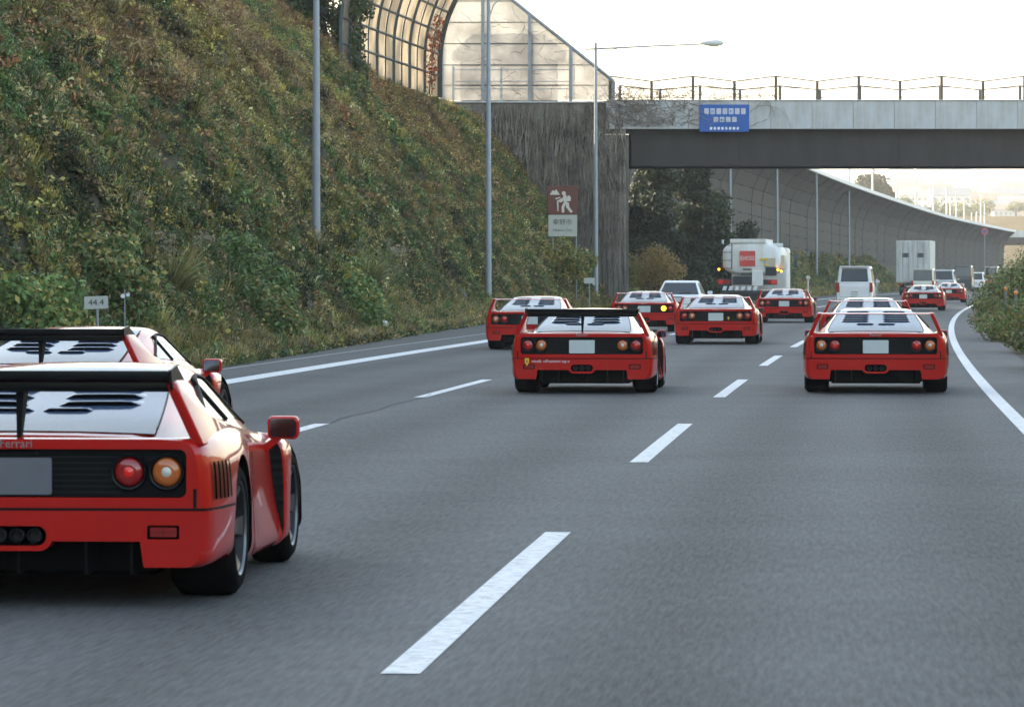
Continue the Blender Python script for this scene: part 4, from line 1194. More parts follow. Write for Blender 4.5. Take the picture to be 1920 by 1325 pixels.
TB = [(1725, 352, 1500, 30, 16, 10, 0, False, 'long pale block behind the far lamp posts'), (1752, 356, 1450, 17, 14, 14, 0, False, 'pale block with flat roof above the dip of the barrier'),
      (1790, 345, 1800, 20, 14, 8, 1, True, 'white house high on the hazy slope below the bridge girder'), (1810, 352, 1700, 9, 9, 6, 1, True, 'small bright house on the hazy ridge'),
      (1822, 352, 1690, 9, 9, 6, 2, True, 'small grey house next to the bright one on the ridge'), (1845, 362, 1500, 14, 10, 7, 0, True, 'cream house just over the barrier tip'),
      (1885, 352, 2300, 60, 16, 7, 0, False, 'long cream apartment terrace on the far hillside'), (1892, 366, 2100, 54, 14, 6, 0, False, 'lower cream apartment terrace on the far hillside'),
      (1862, 392, 1150, 9, 9, 6, 1, True, 'white house left of the far town cluster'), (1876, 400, 1050, 10, 9, 7, 1, True, 'gleaming white house in the middle of the town cluster'),
      (1898, 398, 1080, 11, 10, 6, 2, True, 'grey blue roofed house at the photo right edge'), (1912, 392, 1200, 12, 10, 8, 0, True, 'cream house at the photo right edge'),
      (1868, 425, 900, 8, 8, 6, 3, True, 'tan house just over the far overpass'), (1886, 426, 890, 7, 8, 5, 2, True, 'grey house over the far overpass'), (1903, 424, 905, 8, 8, 6, 3, True, 'tan house rightmost over the far overpass'),
      (1772, 372, 1350, 12, 10, 6, 2, True, 'greyish house among trees past the far lamp posts'), (1800, 380, 1300, 12, 10, 6, 0, True, 'cream house among trees nearer the barrier tip'), (1705, 372, 1400, 14, 10, 6, 3, True, 'tan house right of the wooded knoll')]
for k_ in range(26):
    r_ = np.random.default_rng(500 + k_); px_ = 1690 + (k_ % 13) * 18 + r_.uniform(-5, 5); row_ = k_ // 13
    TB.append((px_, (398, 372)[row_] + r_.uniform(-8, 8), (960, 1500)[row_] + r_.uniform(-20, 150), r_.uniform(7, 12), 9, r_.uniform(4, 6), int(r_.integers(0, 4)), True, 'small hazy house in the %s terrace of the far slope, %s counted rightward' % (('lower', 'upper')[row_], ordn[k_ % 13])))
for q in TB: building(*q, rows=3, cols=5 if q[3] < 25 else 14)
# wooded knoll and roadside trees far off
def far_tree(px, py0, py1, Y, wpx, seed, label, pal, n=2600):
    X, z0 = PX(px, py0, Y); _, z1 = PX(px, py1, Y); w = wpx * Y / 8000
    r = np.random.default_rng(seed); h = z1 - z0; blobs = [(0, 0, h * .55, w * .42, w * .42, h * .44)]
    for k in range(7): a = r.uniform(0, 6.28); blobs.append((math.cos(a) * w * .28, math.sin(a) * w * .28, h * r.uniform(.3, .75), w * .24, w * .24, h * .22))
    root = empty('distant_tree', (X, Y, z0)); put('crown', leaf_cloud(blobs, n, (w * .02, w * .045), pal, seed, aspect=.8), root)
    MB().tube([(0, 0, -max(z0, 0) - 3), (0, 0, h * .6)], [.5, .2], 6).build('trunk', M['bark'], root)
    return tag(root, label, 'tree', 'distant trees')
far_tree(1636, 420, 320, 760, 92, 101, 'large rounded hazy tree rising behind the barrier top', GR2, 6000)
far_tree(1668, 420, 352, 700, 44, 102, 'darker tree hugging the right side of the large hazy tree', GR2, 3500)
for k, (px, a_, b_, Y, w_) in enumerate([(1697, 410, 365, 800, 34), (1712, 410, 378, 790, 26), (1735, 415, 385, 820, 28), (1765, 425, 372, 1000, 46), (1790, 425, 376, 1050, 46), (1815, 430, 372, 1080, 52), (1840, 432, 370, 1120, 50), (1905, 400, 378, 1250, 40), (1858, 436, 408, 880, 24), (1893, 440, 415, 870, 26)]):
    far_tree(px, a_, b_, Y, w_, 110 + k, 'hazy tree over the barrier top, %s of that belt counted rightward' % ordn[k], GR, 1600)

wb = []
for k_ in range(70):
    r_ = np.random.default_rng(700 + k_); Y_ = r_.uniform(1500, 3400); X_ = (r_.uniform(1690, 1990) - 960) * Y_ / 8000; q_ = r_.uniform(9, 20)
    wb.append((X_, Y_, gz(X_, Y_) + q_ * .3, q_ * 1.5, q_, q_ * .6))
tag(put('distant_woods', leaf_cloud(wb, 16000, (.8, 1.9), GR2, 99, aspect=.8), None), 'hazy belts of woodland between the houses of the far town', 'woods', kind='stuff')
# haze: one closed box of thin air round everything
hzm = bpy.data.materials.new('haze'); hzm.use_nodes = True
hn = hzm.node_tree; hn.nodes.clear()
ho = hn.nodes.new('ShaderNodeOutputMaterial'); hv = hn.nodes.new('ShaderNodeVolumePrincipled')
hv.inputs['Color'].default_value = (1.0, .97, .92, 1)
hv.inputs['Density'].default_value = .00021
hv.inputs['Anisotropy'].default_value = .35
hn.links.new(hv.outputs[0], ho.inputs['Volume'])
haze = MB().box(-6500, 9500, -450, 9500, -8, 260).build('haze', hzm)
tag(haze, kind='stuff', label='thin warm haze lying over the motorway and town')

# ------------------------------------------------------------------ the red wedge sports car
def pchip(xs, ys):
    xs = np.array(xs, float); ys = np.array(ys, float); h = np.diff(xs); dl = np.diff(ys) / h; d = np.zeros(len(xs))
    for i in range(1, len(xs) - 1):
        if dl[i - 1] * dl[i] > 0:
            w1 = 2 * h[i] + h[i - 1]; w2 = h[i] + 2 * h[i - 1]; d[i] = (w1 + w2) / (w1 / dl[i - 1] + w2 / dl[i])
    d[0], d[-1] = dl[0], dl[-1]
    def f(x):
        i = min(max(int(np.searchsorted(xs, x)) - 1, 0), len(h) - 1); t = (x - xs[i]) / h[i]
        t = min(max(t, 0), 1)
        return float(ys[i] * (2 * t ** 3 - 3 * t * t + 1) + h[i] * d[i] * (t ** 3 - 2 * t * t + t) + ys[i + 1] * (-2 * t ** 3 + 3 * t * t) + h[i] * d[i + 1] * (t ** 3 - t * t))
    return f
def round_line(pts, rad, n=3):
    out = [pts[0]]
    for i in range(1, len(pts) - 1):
        p = Vector(pts[i]); a = Vector(pts[i - 1]); b = Vector(pts[i + 1]); r = rad[i]
        if r <= 0: out.append(tuple(p)); continue
        ra = min(r, (a - p).length * .45); rb = min(r, (b - p).length * .45)
        q0 = p + (a - p).normalized() * ra; q1 = p + (b - p).normalized() * rb
        for k in range(n + 1):
            t = k / n; out.append(tuple(q0 * (1 - t) ** 2 + p * 2 * t * (1 - t) + q1 * t * t))
    out.append(pts[-1]); return out
def loft(mb, secs, mi=0):
    # secs: list of (y, half profile [(x,z)...] from bottom centre to top centre), mirrored
    n = len(secs[0][1]); vs = []; fs = []; m = 2 * n - 2
    for y, hp in secs:
        for x, z in hp: vs.append((x, y, z))
        for x, z in hp[-2:0:-1]: vs.append((-x, y, z))
    for i in range(len(secs) - 1):
        for k in range(m): fs.append((i * m + k, i * m + (k + 1) % m, (i + 1) * m + (k + 1) % m, (i + 1) * m + k))
    for b in (0, (len(secs) - 1) * m):
        for k in range(n - 1):
            l0 = b + (m - k) % m; l1 = b + (m - k - 1) % m
            f = [b + k, b + k + 1, l1, l0]; f2 = []
            for q in f:
                if q not in f2: f2.append(q)
            if len(f2) > 2: fs.append(tuple(f2))
    mb.add(vs, fs, mi); return mb
def boolean_cut(mesh, cutters):
    o = bpy.data.objects.new('tmp_body', mesh); COL.objects.link(o); tmp = [o]
    for c in cutters:
        co = bpy.data.objects.new('tmp_cut', c); COL.objects.link(co); tmp.append(co)
        md = o.modifiers.new('cut', 'BOOLEAN'); md.operation = 'DIFFERENCE'; md.solver = 'EXACT'; md.object = co
    dg = bpy.context.evaluated_depsgraph_get(); dg.update()
    me = bpy.data.meshes.new_from_object(o.evaluated_get(dg))
    for q in tmp: bpy.data.objects.remove(q)
    return me

TBL = [  # y, zb, wb, w1,z1, w2,z2, w3,z3, w4,z4, w5,z5, z6
 (0.00, .198, .84, .885, .230, .900, .474, .878, .700, .845, .800, .70, .812, .812),
 (0.02, .196, .86, .905, .228, .920, .474, .898, .705, .860, .808, .70, .816, .816),
 (0.06, .194, .88, .925, .226, .935, .474, .915, .710, .872, .815, .70, .818, .818),
 (0.15, .192, .89, .945, .226, .953, .474, .934, .715, .885, .822, .71, .812, .812),
 (0.50, .200, .92, .975, .250, .985, .474, .966, .725, .900, .835, .72, .805, .805),
 (0.93, .170, .93, .985, .240, .990, .474, .975, .735, .895, .848, .74, .80, .80),
 (1.40, .130, .92, .970, .200, .965, .474, .948, .738, .872, .842, .74, .80, .80),
 (1.80, .120, .89, .935, .180, .905, .474, .890, .725, .835, .822, .74, .79, .79),
 (2.40, .120, .88, .925, .170, .885, .474, .866, .705, .805, .780, .72, .76, .76),
 (2.84, .120, .88, .930, .170, .888, .474, .868, .690, .800, .752, .70, .73, .72),
 (2.90, .120, .90, .950, .175, .950, .474, .936, .690, .825, .748, .68, .72, .70),
 (3.00, .125, .90, .958, .180, .960, .474, .945, .690, .820, .745, .66, .70, .68),
 (3.38, .140, .90, .960, .190, .960, .465, .940, .670, .780, .728, .60, .64, .61),
 (3.90, .150, .86, .925, .185, .915, .420, .860, .540, .700, .585, .55, .535, .51),
 (4.24, .155, .74, .800, .190, .800, .330, .755, .400, .640, .425, .50, .42, .41),
 (4.36, .165, .58, .620, .195, .620, .270, .585, .305, .500, .325, .40, .325, .325)]
T_ = np.array(TBL); PF = [pchip(T_[:, 0], T_[:, k]) for k in range(1, T_.shape[1])]
def body_half(y):
    zb, wb, w1, z1, w2, z2, w3, z3, w4, z4, w5, z5, z6 = [f(y) for f in PF]
    pts = [(0, zb), (wb, zb), (w1, z1), (w2, z2), (w3, z3), (w4, z4), (w5, z5), (0, z6)]
    return round_line(pts, [0, .03, .05, .04, .12, .07, .04, 0], 4)
def side_x(y, z):
    hp = body_half(y); best = 0
    for (x0, a), (x1, b) in zip(hp, hp[1:]):
        if min(a, b) <= z <= max(a, b) and abs(b - a) > 1e-6:
            best = max(best, x0 + (x1 - x0) * (z - a) / (b - a))
    return best
ys_ = sorted(set([round(q, 3) for q in list(np.linspace(0, .2, 8)) + list(np.linspace(.2, 2.8, 52)) + [2.84, 2.86, 2.88, 2.9, 2.95] + list(np.linspace(3.0, 4.24, 26)) + [4.28, 4.32, 4.36]]))
# cabin
CY = [.10, .5, 1.0, 1.5, 1.9, 2.2, 2.5, 2.8, 3.2, 3.36]
zr_ = pchip(CY, [.812, .885, .970, 1.055, 1.108, 1.122, 1.100, .985, .80, .72])
xr_f = pchip(CY, [.68, .655, .61, .555, .52, .505, .505, .54, .60, .62])
xb_f = pchip(CY, [.76, .79, .81, .82, .81, .80, .79, .78, .74, .70])
zb_f = pchip(CY, [.70, .72, .76, .78, .77, .76, .75, .74, .70, .62])
def top_z(x, y):
    return zr_(y) + .016 * (1 - (x / xr_f(y)) ** 2)
def cabin_half(y):
    xr, zr, xb, zb = xr_f(y), zr_(y), xb_f(y), min(zb_f(y), zr_(y) - .03)
    pts = [(0, .5), (xb - .03, .5), (xb, zb), (xr, zr - .012)]
    pts = round_line(pts + [(xr * .8, top_z(xr * .8, y)), (xr * .4, top_z(xr * .4, y)), (0, top_z(0, y))], [0, 0, .04, .07, 0, 0, 0], 4)
    return pts

def make_sports_car():
    root = empty('sports_car')
    body = loft(MB(), [(y, body_half(y)) for y in ys_]).mesh('body', [M['red'], M['dark_in']])
    def cutter(mb):
        me = mb.mesh('cut', [M['red'], M['dark_in']]); me.polygons.foreach_set('material_index', [1] * len(me.polygons)); return me
    cuts = []
    for sx in (-1, 1):
        for ya, r_, z_ in ((.93, .368, .335), (3.38, .352, .32)):
            mb = MB(); a0, a1 = (.58, 1.3) if sx > 0 else (-1.3, -.58)
            mb.lathe([(a0, .0001), (a0, r_), (a1, r_), (a1, .0001)], 'x', 40, (0, ya, z_)); cuts.append(cutter(mb))
    cuts.append(cutter(MB().prism(rrect(-.825, .825, .532, .764, .035), -.1, .035)))
    cuts.append(cutter(MB().prism(rrect(-.148, .148, .300, .395, .046, 8), -.1, .08)))
    cuts.append(cutter(MB().prism([(-.64, .05), (.64, .05), (.60, .322), (-.60, .322)], -.1, .70)))
    for sx in (-1, 1):
        cuts.append(cutter(MB().prism(rrect(sx * .713 - .078, sx * .713 + .078, .333, .40, .008), -.1, .03)))
    body = boolean_cut(body, cuts); shade(body, 32); body.name = 'body'
    put('body', body, root)
    cab = loft(MB(), [(y, cabin_half(y)) for y in list(np.linspace(.10, 3.36, 60))]).build('cabin', M['red'], root, 40)
    # engine cover
    vs = []; fs = []; yv = np.linspace(.17, 1.80, 34); nx = 13
    for y in yv:
        xr = xr_f(y) - .03
        for k in range(nx):
            x = -xr + 2 * xr * k / (nx - 1); vs.append((x, y, top_z(x, y) + .005))
    for i in range(len(yv) - 1):
        for k in range(nx - 1): fs.append((i * nx + k, i * nx + k + 1, (i + 1) * nx + k + 1, (i + 1) * nx + k))
    cov = MB().add(vs, fs).build('engine_cover', M['plexi'], root, 40)
    # edge gap line round the cover
    gp = []
    for y in yv: gp.append((xr_f(y) - .028, y, top_z(xr_f(y) - .028, y) + .006))
    for sx in (-1, 1): MB().tube([(p[0] * sx, p[1], p[2]) for p in gp[2:]], .005, 5).build('cover_seal', M['black'], cov, 50)
    # louvres: rear-facing dark opening under a glossy lip
    def louvre(xa, xb, y, hgt, dep=.10, name='louvre'):
        n = 9; vs = []; mb = MB()
        for k in range(n):
            f = k / (n - 1); x = xa + (xb - xa) * f
            yy = y + .05 * (x / .45) ** 2; e = 1 - abs(2 * f - 1) ** 8
            z = top_z(x, yy) + .004
            vs += [(x, yy, z), (x, yy + .006, z + hgt * e), (x, yy + .02, z + hgt * e + .004), (x, yy + dep, top_z(x, yy + dep) + .004)]
        f1 = []; f2 = []
        for k in range(n - 1):
            b = k * 4; f1.append((b, b + 4, b + 5, b + 1)); f2 += [(b + 1, b + 5, b + 6, b + 2), (b + 2, b + 6, b + 7, b + 3)]
        mb.add(vs, f1, 0); n0 = len(mb.v) - len(vs)
        for f in f2: mb.f.append(f); mb.m.append(1)
        mb.build(name, [M['dark_in'], M['plexi']], cov, 40)
    for k in range(7):
        y = .80 + k * .125; w = (xr_f(y) - .03) * (.80 - .0 * k)
        for sx in (-1, 1): louvre(sx * .085, sx * w, y, .0150)
        if k < 5:
            y = .74 + k * .185; w = (xr_f(y) - .03) * .80
            for sx in (-1, 1): louvre(sx * .075, sx * w, y, .0235, .12, 'wide_louvre')
    for sx in (-1, 1): louvre(sx * .02, sx * .27, .60, .017, .08, 'lower_louvre')
    # rear black panel and lamps
    rp = MB().prism(rrect(-.823, .823, .534, .762, .033), .030, .06).build('rear_panel', M['black'], root)
    for q in range(7):
        MB().box(-.5, .5, .0265, .0295, .552 + q * .028, .560 + q * .028).build('grille_slat', M['gloss_black'], rp)
    MB().prism(rrect(-.172, .172, .545, .722, .012), .004, .014).build('number_plate', M['plate'], root)
    MB().box(-.10, .10, .008, .03, .725, .745).build('plate_lamp', M['black'], root)
    for sx in (-1, 1):
        for xx, nm, m in ((.728, 'tail_lamp', 'amber'), (.546, 'tail_lamp', 'red')):
            r_ = .072
            l = MB().lathe([(.0, .0002), (-.004, .03), (.0, .055), (.008, r_ - .006), (.02, r_), (.035, r_)], 'y', 28, (sx * xx, .002, .655)).build(nm, M['lamp_' + m], root, 50)
            l['lens'] = m
            MB().lathe([(.03, r_ + .001), (-.001, r_ + .004), (-.004, r_ + .011), (.006, r_ + .016), (.034, r_ + .018)], 'y', 28, (sx * xx, .002, .655)).build('lamp_bezel', M['gloss_black'], l, 50)
            MB().lathe([(-.010, .0002), (-.008, .016), (-.002, .027), (.002, .028)], 'y', 18, (sx * xx, .002, .655)).build('lamp_centre', M['lamp_clear'] if m == 'amber' else M['lamp_red_on'], l, 50)
        f = MB().prism(rrect(sx * .713 - .064, sx * .713 + .064, .344, .389, .006), .006, .03).build('fog_lamp', M['lamp_red'], root)
        MB().box(sx * .713 - .001, sx * .713 + .001, .002, .004, .339, .394).box(sx * .713 - .07, sx * .713 + .07, .002, .004, .366, .368).build('lens_rib', M['black'], f)
    # crease groove line round tail
    ln_ = [(side_x(y, .476) + .0015, y) for y in (.56, .45, .3, .15, .06, .02, 0.0)]
    path = ln_ + [(-a, b) for a, b in ln_[::-1]]
    cr = MB(); vs = []
    for a, b in path:
        yy = b - .002 if b < .001 else b
        vs += [(a, yy, .469), (a, yy, .482)]
    cr.add(vs, [(2 * i, 2 * i + 2, 2 * i + 3, 2 * i + 1) for i in range(len(path) - 1)]); cr.build('bumper_seam', M['black'], root)
    for sx in (-1, 1):
        mb = MB(); mb.box(sx * .866 - .008, sx * .866 + .008, -.004, .03, .484, .575); mb.build('corner_latch', M['black'], root)
        # quarter vent slots
        for q in range(5):
            yy = .10 + q * .075; vs = []
            for z in np.linspace(.52, .70, 8):
                x = side_x(yy + (z - .52) * .12, z) + .010
                y2 = yy + (z - .52) * .12
                vs += [(sx * x, y2, z), (sx * (side_x(y2 + .036, z) + .010), y2 + .036, z)]
            MB().add(vs, [(2 * i, 2 * i + 1, 2 * i + 3, 2 * i + 2) for i in range(7)]).build('vent_slot', M['dark_in'], root)
        # side glass
        def sp(y, t, off=.004):
            hp = cabin_half(y); xb, zb = xb_f(y), min(zb_f(y), zr_(y) - .03); xr, zr = xr_f(y), zr_(y) - .012
            nx_, nz_ = (zr - zb), (xb - xr); L = math.hypot(nx_, nz_)
            return (sx * (xb + (xr - xb) * t + off * nx_ / L), y, zb + (zr - zb) * t + off * nz_ / L)
        def pane(name, ya, yb, t0, t1, m, n=12):
            vs = []; fs = []
            for k in range(n + 1):
                f = k / n; y = ya + (yb - ya) * f
                vs += [sp(y, t0(f)), sp(y, (t0(f) + t1(f)) / 2), sp(y, t1(f))]
            for k in range(n): b = k * 3; fs += [(b, b + 3, b + 4, b + 1), (b + 1, b + 4, b + 5, b + 2)]
            return MB().add(vs, fs).build(name, m, root, 40)
        pane('side_window', 1.98, 2.92, lambda f: .18 + .10 * f, lambda f: .84 - .50 * max(0, f - .45) / .55, M['glass'])
        pane('quarter_window', 1.42, 1.94, lambda f: .30 - .1 * f, lambda f: .36 + .48 * f, M['glass'])
        q = [sp(1.40 + 1.55 * k / 14, .86 if k > 7 else .42 + .44 * k / 7, .006) for k in range(11)] + [sp(2.5 + .46 * k / 5, .84 - .52 * k / 5, .006) for k in range(1, 6)]
        MB().tube(q, .012, 5).build('window_seal', M['black'], root, 50)
        MB().tube([sp(1.96, .2, .005), sp(1.96, .85, .005)], .014, 5).build('window_pillar', M['black'], root, 50)
        # front fender vent: black ribbed strip facing rearwards
        vs = []; fs = []; zz = np.linspace(.19, .705, 24)
        for i, z in enumerate(zz):
            y = 2.835 - .05 * (z - .19) + .06 * ((z - .45) / .26) ** 2 * .3
            xi = side_x(2.80, z) + .001 if z < .69 else .86
            xo = side_x(2.97, z) - .012
            vs += [(sx * (xi - .02), y - .004 + (.003 if i % 2 else 0), z), (sx * xo, y + .020 + (.003 if i % 2 else 0), z)]
        fs = [(2 * i, 2 * i + 1, 2 * i + 3, 2 * i + 2) for i in range(len(zz) - 1)]
        MB().add(vs, fs).build('fender_vent', M['black'], root)
        # door gap lines
        for yg in (1.93, 2.80):
            vs = []
            for z in np.linspace(.20, .70, 10): vs += [(sx * (side_x(yg, z) + .0015), yg, z), (sx * (side_x(yg + .008, z) + .0015), yg + .008, z)]
            MB().add(vs, [(2 * i, 2 * i + 1, 2 * i + 3, 2 * i + 2) for i in range(9)]).build('door_gap', M['black'], root)
        # mirror
        mr = MB(); mr.prism(rrect(-.085, .085, -.062, .062, .03), .0, .10)
        me = mr.mesh('mirror', M['red'], 50, .012, 2)
        mo = put('mirror', me, root, (sx * .965, 2.66, .772), (R(1), 0, R(2) * sx))
        MB().prism(rrect(-.072, .072, -.05, .05, .024), -.003, .004).build('mirror_glass', M['mirror'], mo)
        MB().add([(sx * -.20, .02, -.16), (sx * -.20, .12, -.16), (sx * -.05, .08, -.03), (sx * -.05, .02, -.05), (sx * -.14, .02, -.17), (sx * -.14, .12, -.17), (sx * .0, .08, -.05), (sx * .0, .02, -.055)],
                 [(0, 1, 2, 3), (4, 7, 6, 5), (0, 4, 5, 1), (3, 2, 6, 7), (0, 3, 7, 4), (1, 5, 6, 2)]).build('mirror_arm', M['red'], mo, 40)
        # tail fins that carry the wing
        prof_ = [(.035, .78), (.02, .90), (-.005, 1.02), (-.01, 1.082), (.10, 1.094), (.30, 1.092), (.40, 1.05), (.52, .975), (.70, .905), (.95, .862), (1.25, .84), (1.25, .78)]
        def fin(y, z, o): 
            f = (z - .80) / .29; xo = .898 + (.772 - .898) * f
            return (sx * (xo - (o * (.055 if z < 1.07 else .05))), y, z)
        n = len(prof_); vs = [fin(a, b, 0) for a, b in prof_] + [fin(a, b, 1) for a, b in prof_]
        fs = [tuple(range(n)), tuple(range(2 * n - 1, n - 1, -1))] + [(k, k + n, (k + 1) % n + n, (k + 1) % n) for k in range(n)]
        MB().add(vs, fs).build('tail_fin', M['red'], root, 45, .012, 3)
        # wheels
        for ya, rad, wd, zc, xo in ((.93, .335, .33, .335, .968), (3.38, .318, .245, .318, .938)):
            w = empty('wheel', (0, 0, 0)); w.parent = root; w.location = (sx * (xo - wd / 2), ya, zc)
            h = wd / 2; rr = rad * .68
            MB().lathe([(-h + .02, rr), (-h, rr + .02), (-h, rad - .05), (-h + .03, rad - .01), (-h + .06, rad), (0, rad + .001), (h - .06, rad), (h - .03, rad - .01), (h, rad - .05), (h, rr + .02), (h - .02, rr)], 'x', 40).build('tyre', M['tyre'], w, 40)
            o = sx
            rim = MB().lathe([(-h + .02, rr), (o * (h - .14), rr - .03), (o * (h - .10), rr - .02), (o * (h - .015), rr - .004), (o * (h - .004), rr + .008)], 'x', 40, mis=[0, 0, 0, 1])
            rim.lathe([(o * (h - .135), .0005), (o * (h - .135), rr - .03)], 'x', 30)
            rb = rim.build('rim', [M['rim_dark'], M['rim']], w, 40)
            for k in range(5):
                a = k * 2 * math.pi / 5; c, s_ = math.cos(a), math.sin(a); mb = MB(); vs = []
                for rr_, hw, dx in ((.03, .05, -.04), (rr * .55, .036, -.05), (rr - .012, .05, -.02)):
                    for dd in (-.028, 0):
                        for e in (-1, 1):
                            vs.append((o * (h + dx + dd), c * rr_ - s_ * hw * e, s_ * rr_ + c * hw * e))
                fs = []
                for b in (0, 4): fs += [(b, b + 4, b + 5, b + 1), (b + 2, b + 3, b + 7, b + 6), (b, b + 2, b + 6, b + 4), (b + 1, b + 5, b + 7, b + 3)]
                mb.add(vs, fs).build('spoke', M['rim'], w, 40)
            MB().lathe([(o * (h - .03), .0005), (o * (h - .03), .035), (o * (h - .09), .045)], 'x', 14).build('hub', M['rim'], w, 40)
    # exhaust
    ex = MB().prism(rrect(-.178, .178, .275, .415, .068, 8), -.004, .10)
    body_ex = ex.mesh('exhaust_surround', [M['red'], M['dark_in']])
    ct = MB().prism(rrect(-.148, .148, .300, .395, .046, 8), -.1, .08).mesh('c', [M['red'], M['dark_in']]); ct.polygons.foreach_set('material_index', [1] * len(ct.polygons))
    exm = boolean_cut(body_ex, [ct]); shade(exm, 30); exo = put('exhaust_surround', exm, root)
    for xx in (-.085, 0, .085):
        MB().lathe([(.08, .034), (.015, .036), (.012, .032), (.075, .030), (.078, .0005)], 'y', 18, (xx, 0, .347)).build('exhaust_pipe', M['rim_dark'], exo, 40)
    # diffuser and floor
    df = MB().box(-.62, .62, .42, .45, .155, .322).build('diffuser', M['black'], root)
    for xx in (-.55, -.33, .0, .33, .55): MB().box(xx - .006, xx + .006, .06, .42, .16, .32).build('diffuser_fin', M['black'], df)
    MB().box(-.60, .60, .50, 4.0, .13, .30).build('floor_pan', M['dark_in'], root)
    # tail lettering
    put('lettering', text_mesh('lettering', 'Ferrari', .058, M['chrome'], .001), root, (0, -.003, .789))
    # standard red wing blade
    def blade(name, m, x, y0, y1, z, th, rise, parent):
        n = 10; sec = []
        for k in range(n + 1):
            f = k / n; sec.append((y0 + (y1 - y0) * f, z + rise * (1 - f) + th * .5 * math.sqrt(max(0, f * (1 - f))) * 1.8))
        for k in range(n - 1, 0, -1):
            f = k / n; sec.append((y0 + (y1 - y0) * f, z + rise * (1 - f) - th * .5 * math.sqrt(max(0, f * (1 - f))) * .9))
        N = len(sec); vs = [(-x, a, b) for a, b in sec] + [(x, a, b) for a, b in sec]
        fs = [tuple(range(N)), tuple(range(2 * N - 1, N - 1, -1))] + [(k, k + N, (k + 1) % N + N, (k + 1) % N) for k in range(N)]
        return MB().add(vs, fs).build(name, m, parent, 40)
    blade('wing', M['red'], .735, .0, .32, 1.068, .036, .004, root)
    # high black twin-element wing
    def plank(name, sec, parent):
        N = len(sec); vs = [(-.745, a, b) for a, b in sec] + [(.745, a, b) for a, b in sec]
        return MB().add(vs, [tuple(range(N)), tuple(range(2 * N - 1, N - 1, -1))] + [(k, k + N, (k + 1) % N + N, (k + 1) % N) for k in range(N)]).build(name, M['gloss_black'], parent, 40, .004, 2)
    bw = plank('high_wing', [(-.06, 1.142), (-.055, 1.100), (.04, 1.082), (.16, 1.090), (.14, 1.108), (.04, 1.125)], root)
    plank('wing_flap', [(.03, 1.084), (.035, 1.038), (.18, 1.034), (.36, 1.052), (.34, 1.072), (.16, 1.076)], bw)
    for sx in (-1, 1):
        MB().prism([(0, 0), (.01, 0), (.01, .01), (0, .01)], 0, .01)
        vs = [(sx * .748, y, z) for y, z in ((-.07, 1.145), (.12, 1.165), (.36, 1.09), (.38, 1.02), (.02, 1.02), (-.05, 1.09))] + [(sx * .762, y, z) for y, z in ((-.07, 1.145), (.12, 1.165), (.36, 1.09), (.38, 1.02), (.02, 1.02), (-.05, 1.09))]
        MB().add(vs, [tuple(range(6)), tuple(range(11, 5, -1))] + [(k, k + 6, (k + 1) % 6 + 6, (k + 1) % 6) for k in range(6)]).build('wing_end_plate', M['gloss_black'], bw)
    MB().add([(-.010, .075, .815), (.010, .075, .815), (.020, .10, 1.06), (-.020, .10, 1.06), (-.010, .13, .825), (.010, .13, .825), (.020, .24, 1.05), (-.020, .24, 1.05)],
             [(0, 1, 2, 3), (4, 7, 6, 5), (0, 4, 5, 1), (1, 5, 6, 2), (2, 6, 7, 3), (3, 7, 4, 0)]).build('wing_strut', M['black'], bw)
    return root

proto = make_sports_car()
def recolour_lamps(root, swap=False, red_on=True, blink=None, plate=None):
    for ch in root.children:
        if ch.name.startswith('tail_lamp'):
            d = ch.data.copy(); xm = sum(v.co.x for v in d.vertices) / len(d.vertices)
            outer = abs(xm) > .63
            red = outer if swap else not outer
            d.materials.clear(); d.materials.append(M['lamp_red'] if red else M['lamp_amber']); ch.data = d
            for q in ch.children:
                if q.name.startswith('lamp_centre'):
                    e = q.data.copy(); e.materials.clear(); e.materials.append(M['lamp_red_on'] if red else M['lamp_clear']); q.data = e
            if blink and outer == (blink == 'outer') and xm > 0:
                d.materials[0] = M['lamp_on']
                for q in ch.children:
                    if q.name.startswith('lamp_centre'): q.data.materials[0] = M['lamp_on']
        if plate and ch.name.startswith('number_plate'):
            d = ch.data.copy(); d.materials.clear(); d.materials.append(M[plate]); ch.data = d
GC = 'red wedge sports cars in convoy'
# px of car centre, Y of the rear end, black wing?, swap lamps, heading override, label
CARS = [
 (30, 20.5, True, False, .068, None, 'plate_grey', 'red sports car with black high wing cut by the photo left edge, nearest of all'),
 (71, 36.3, True, False, .130, None, None, 'red sports car with black wing half hidden behind the nearest car'),
 (1091, 57.3, True, True, None, None, None, 'red sports car with black wing and yellow shield sticker in the middle lane'),
 (1642, 57.3, False, False, None, None, None, 'red sports car with slim red wing in the lane by the white edge line'),
 (993, 91.0, False, False, None, None, None, 'red sports car in the shoulder lane partly behind the black winged car'),
 (1342, 98.0, False, True, None, None, None, 'red sports car in the middle lane in front of the tanker truck'),
 (1627, 85.0, False, False, None, None, None, 'red sports car showing its roof over the slim winged car at the edge line'),
 (1208, 120.0, False, True, .06, 'inner', None, 'red sports car with its orange turn lamp lit, ahead of the white sedan'),
 (1470, 142.5, False, False, None, None, None, 'red sports car in the middle lane right beside the tanker truck'),
 (1731, 190.0, False, False, None, None, None, 'small far red sports car under the bridge in front of the cream van'),
 (1779, 245.0, False, False, None, None, None, 'farthest red sports car, ahead beside the silver estate'),
]
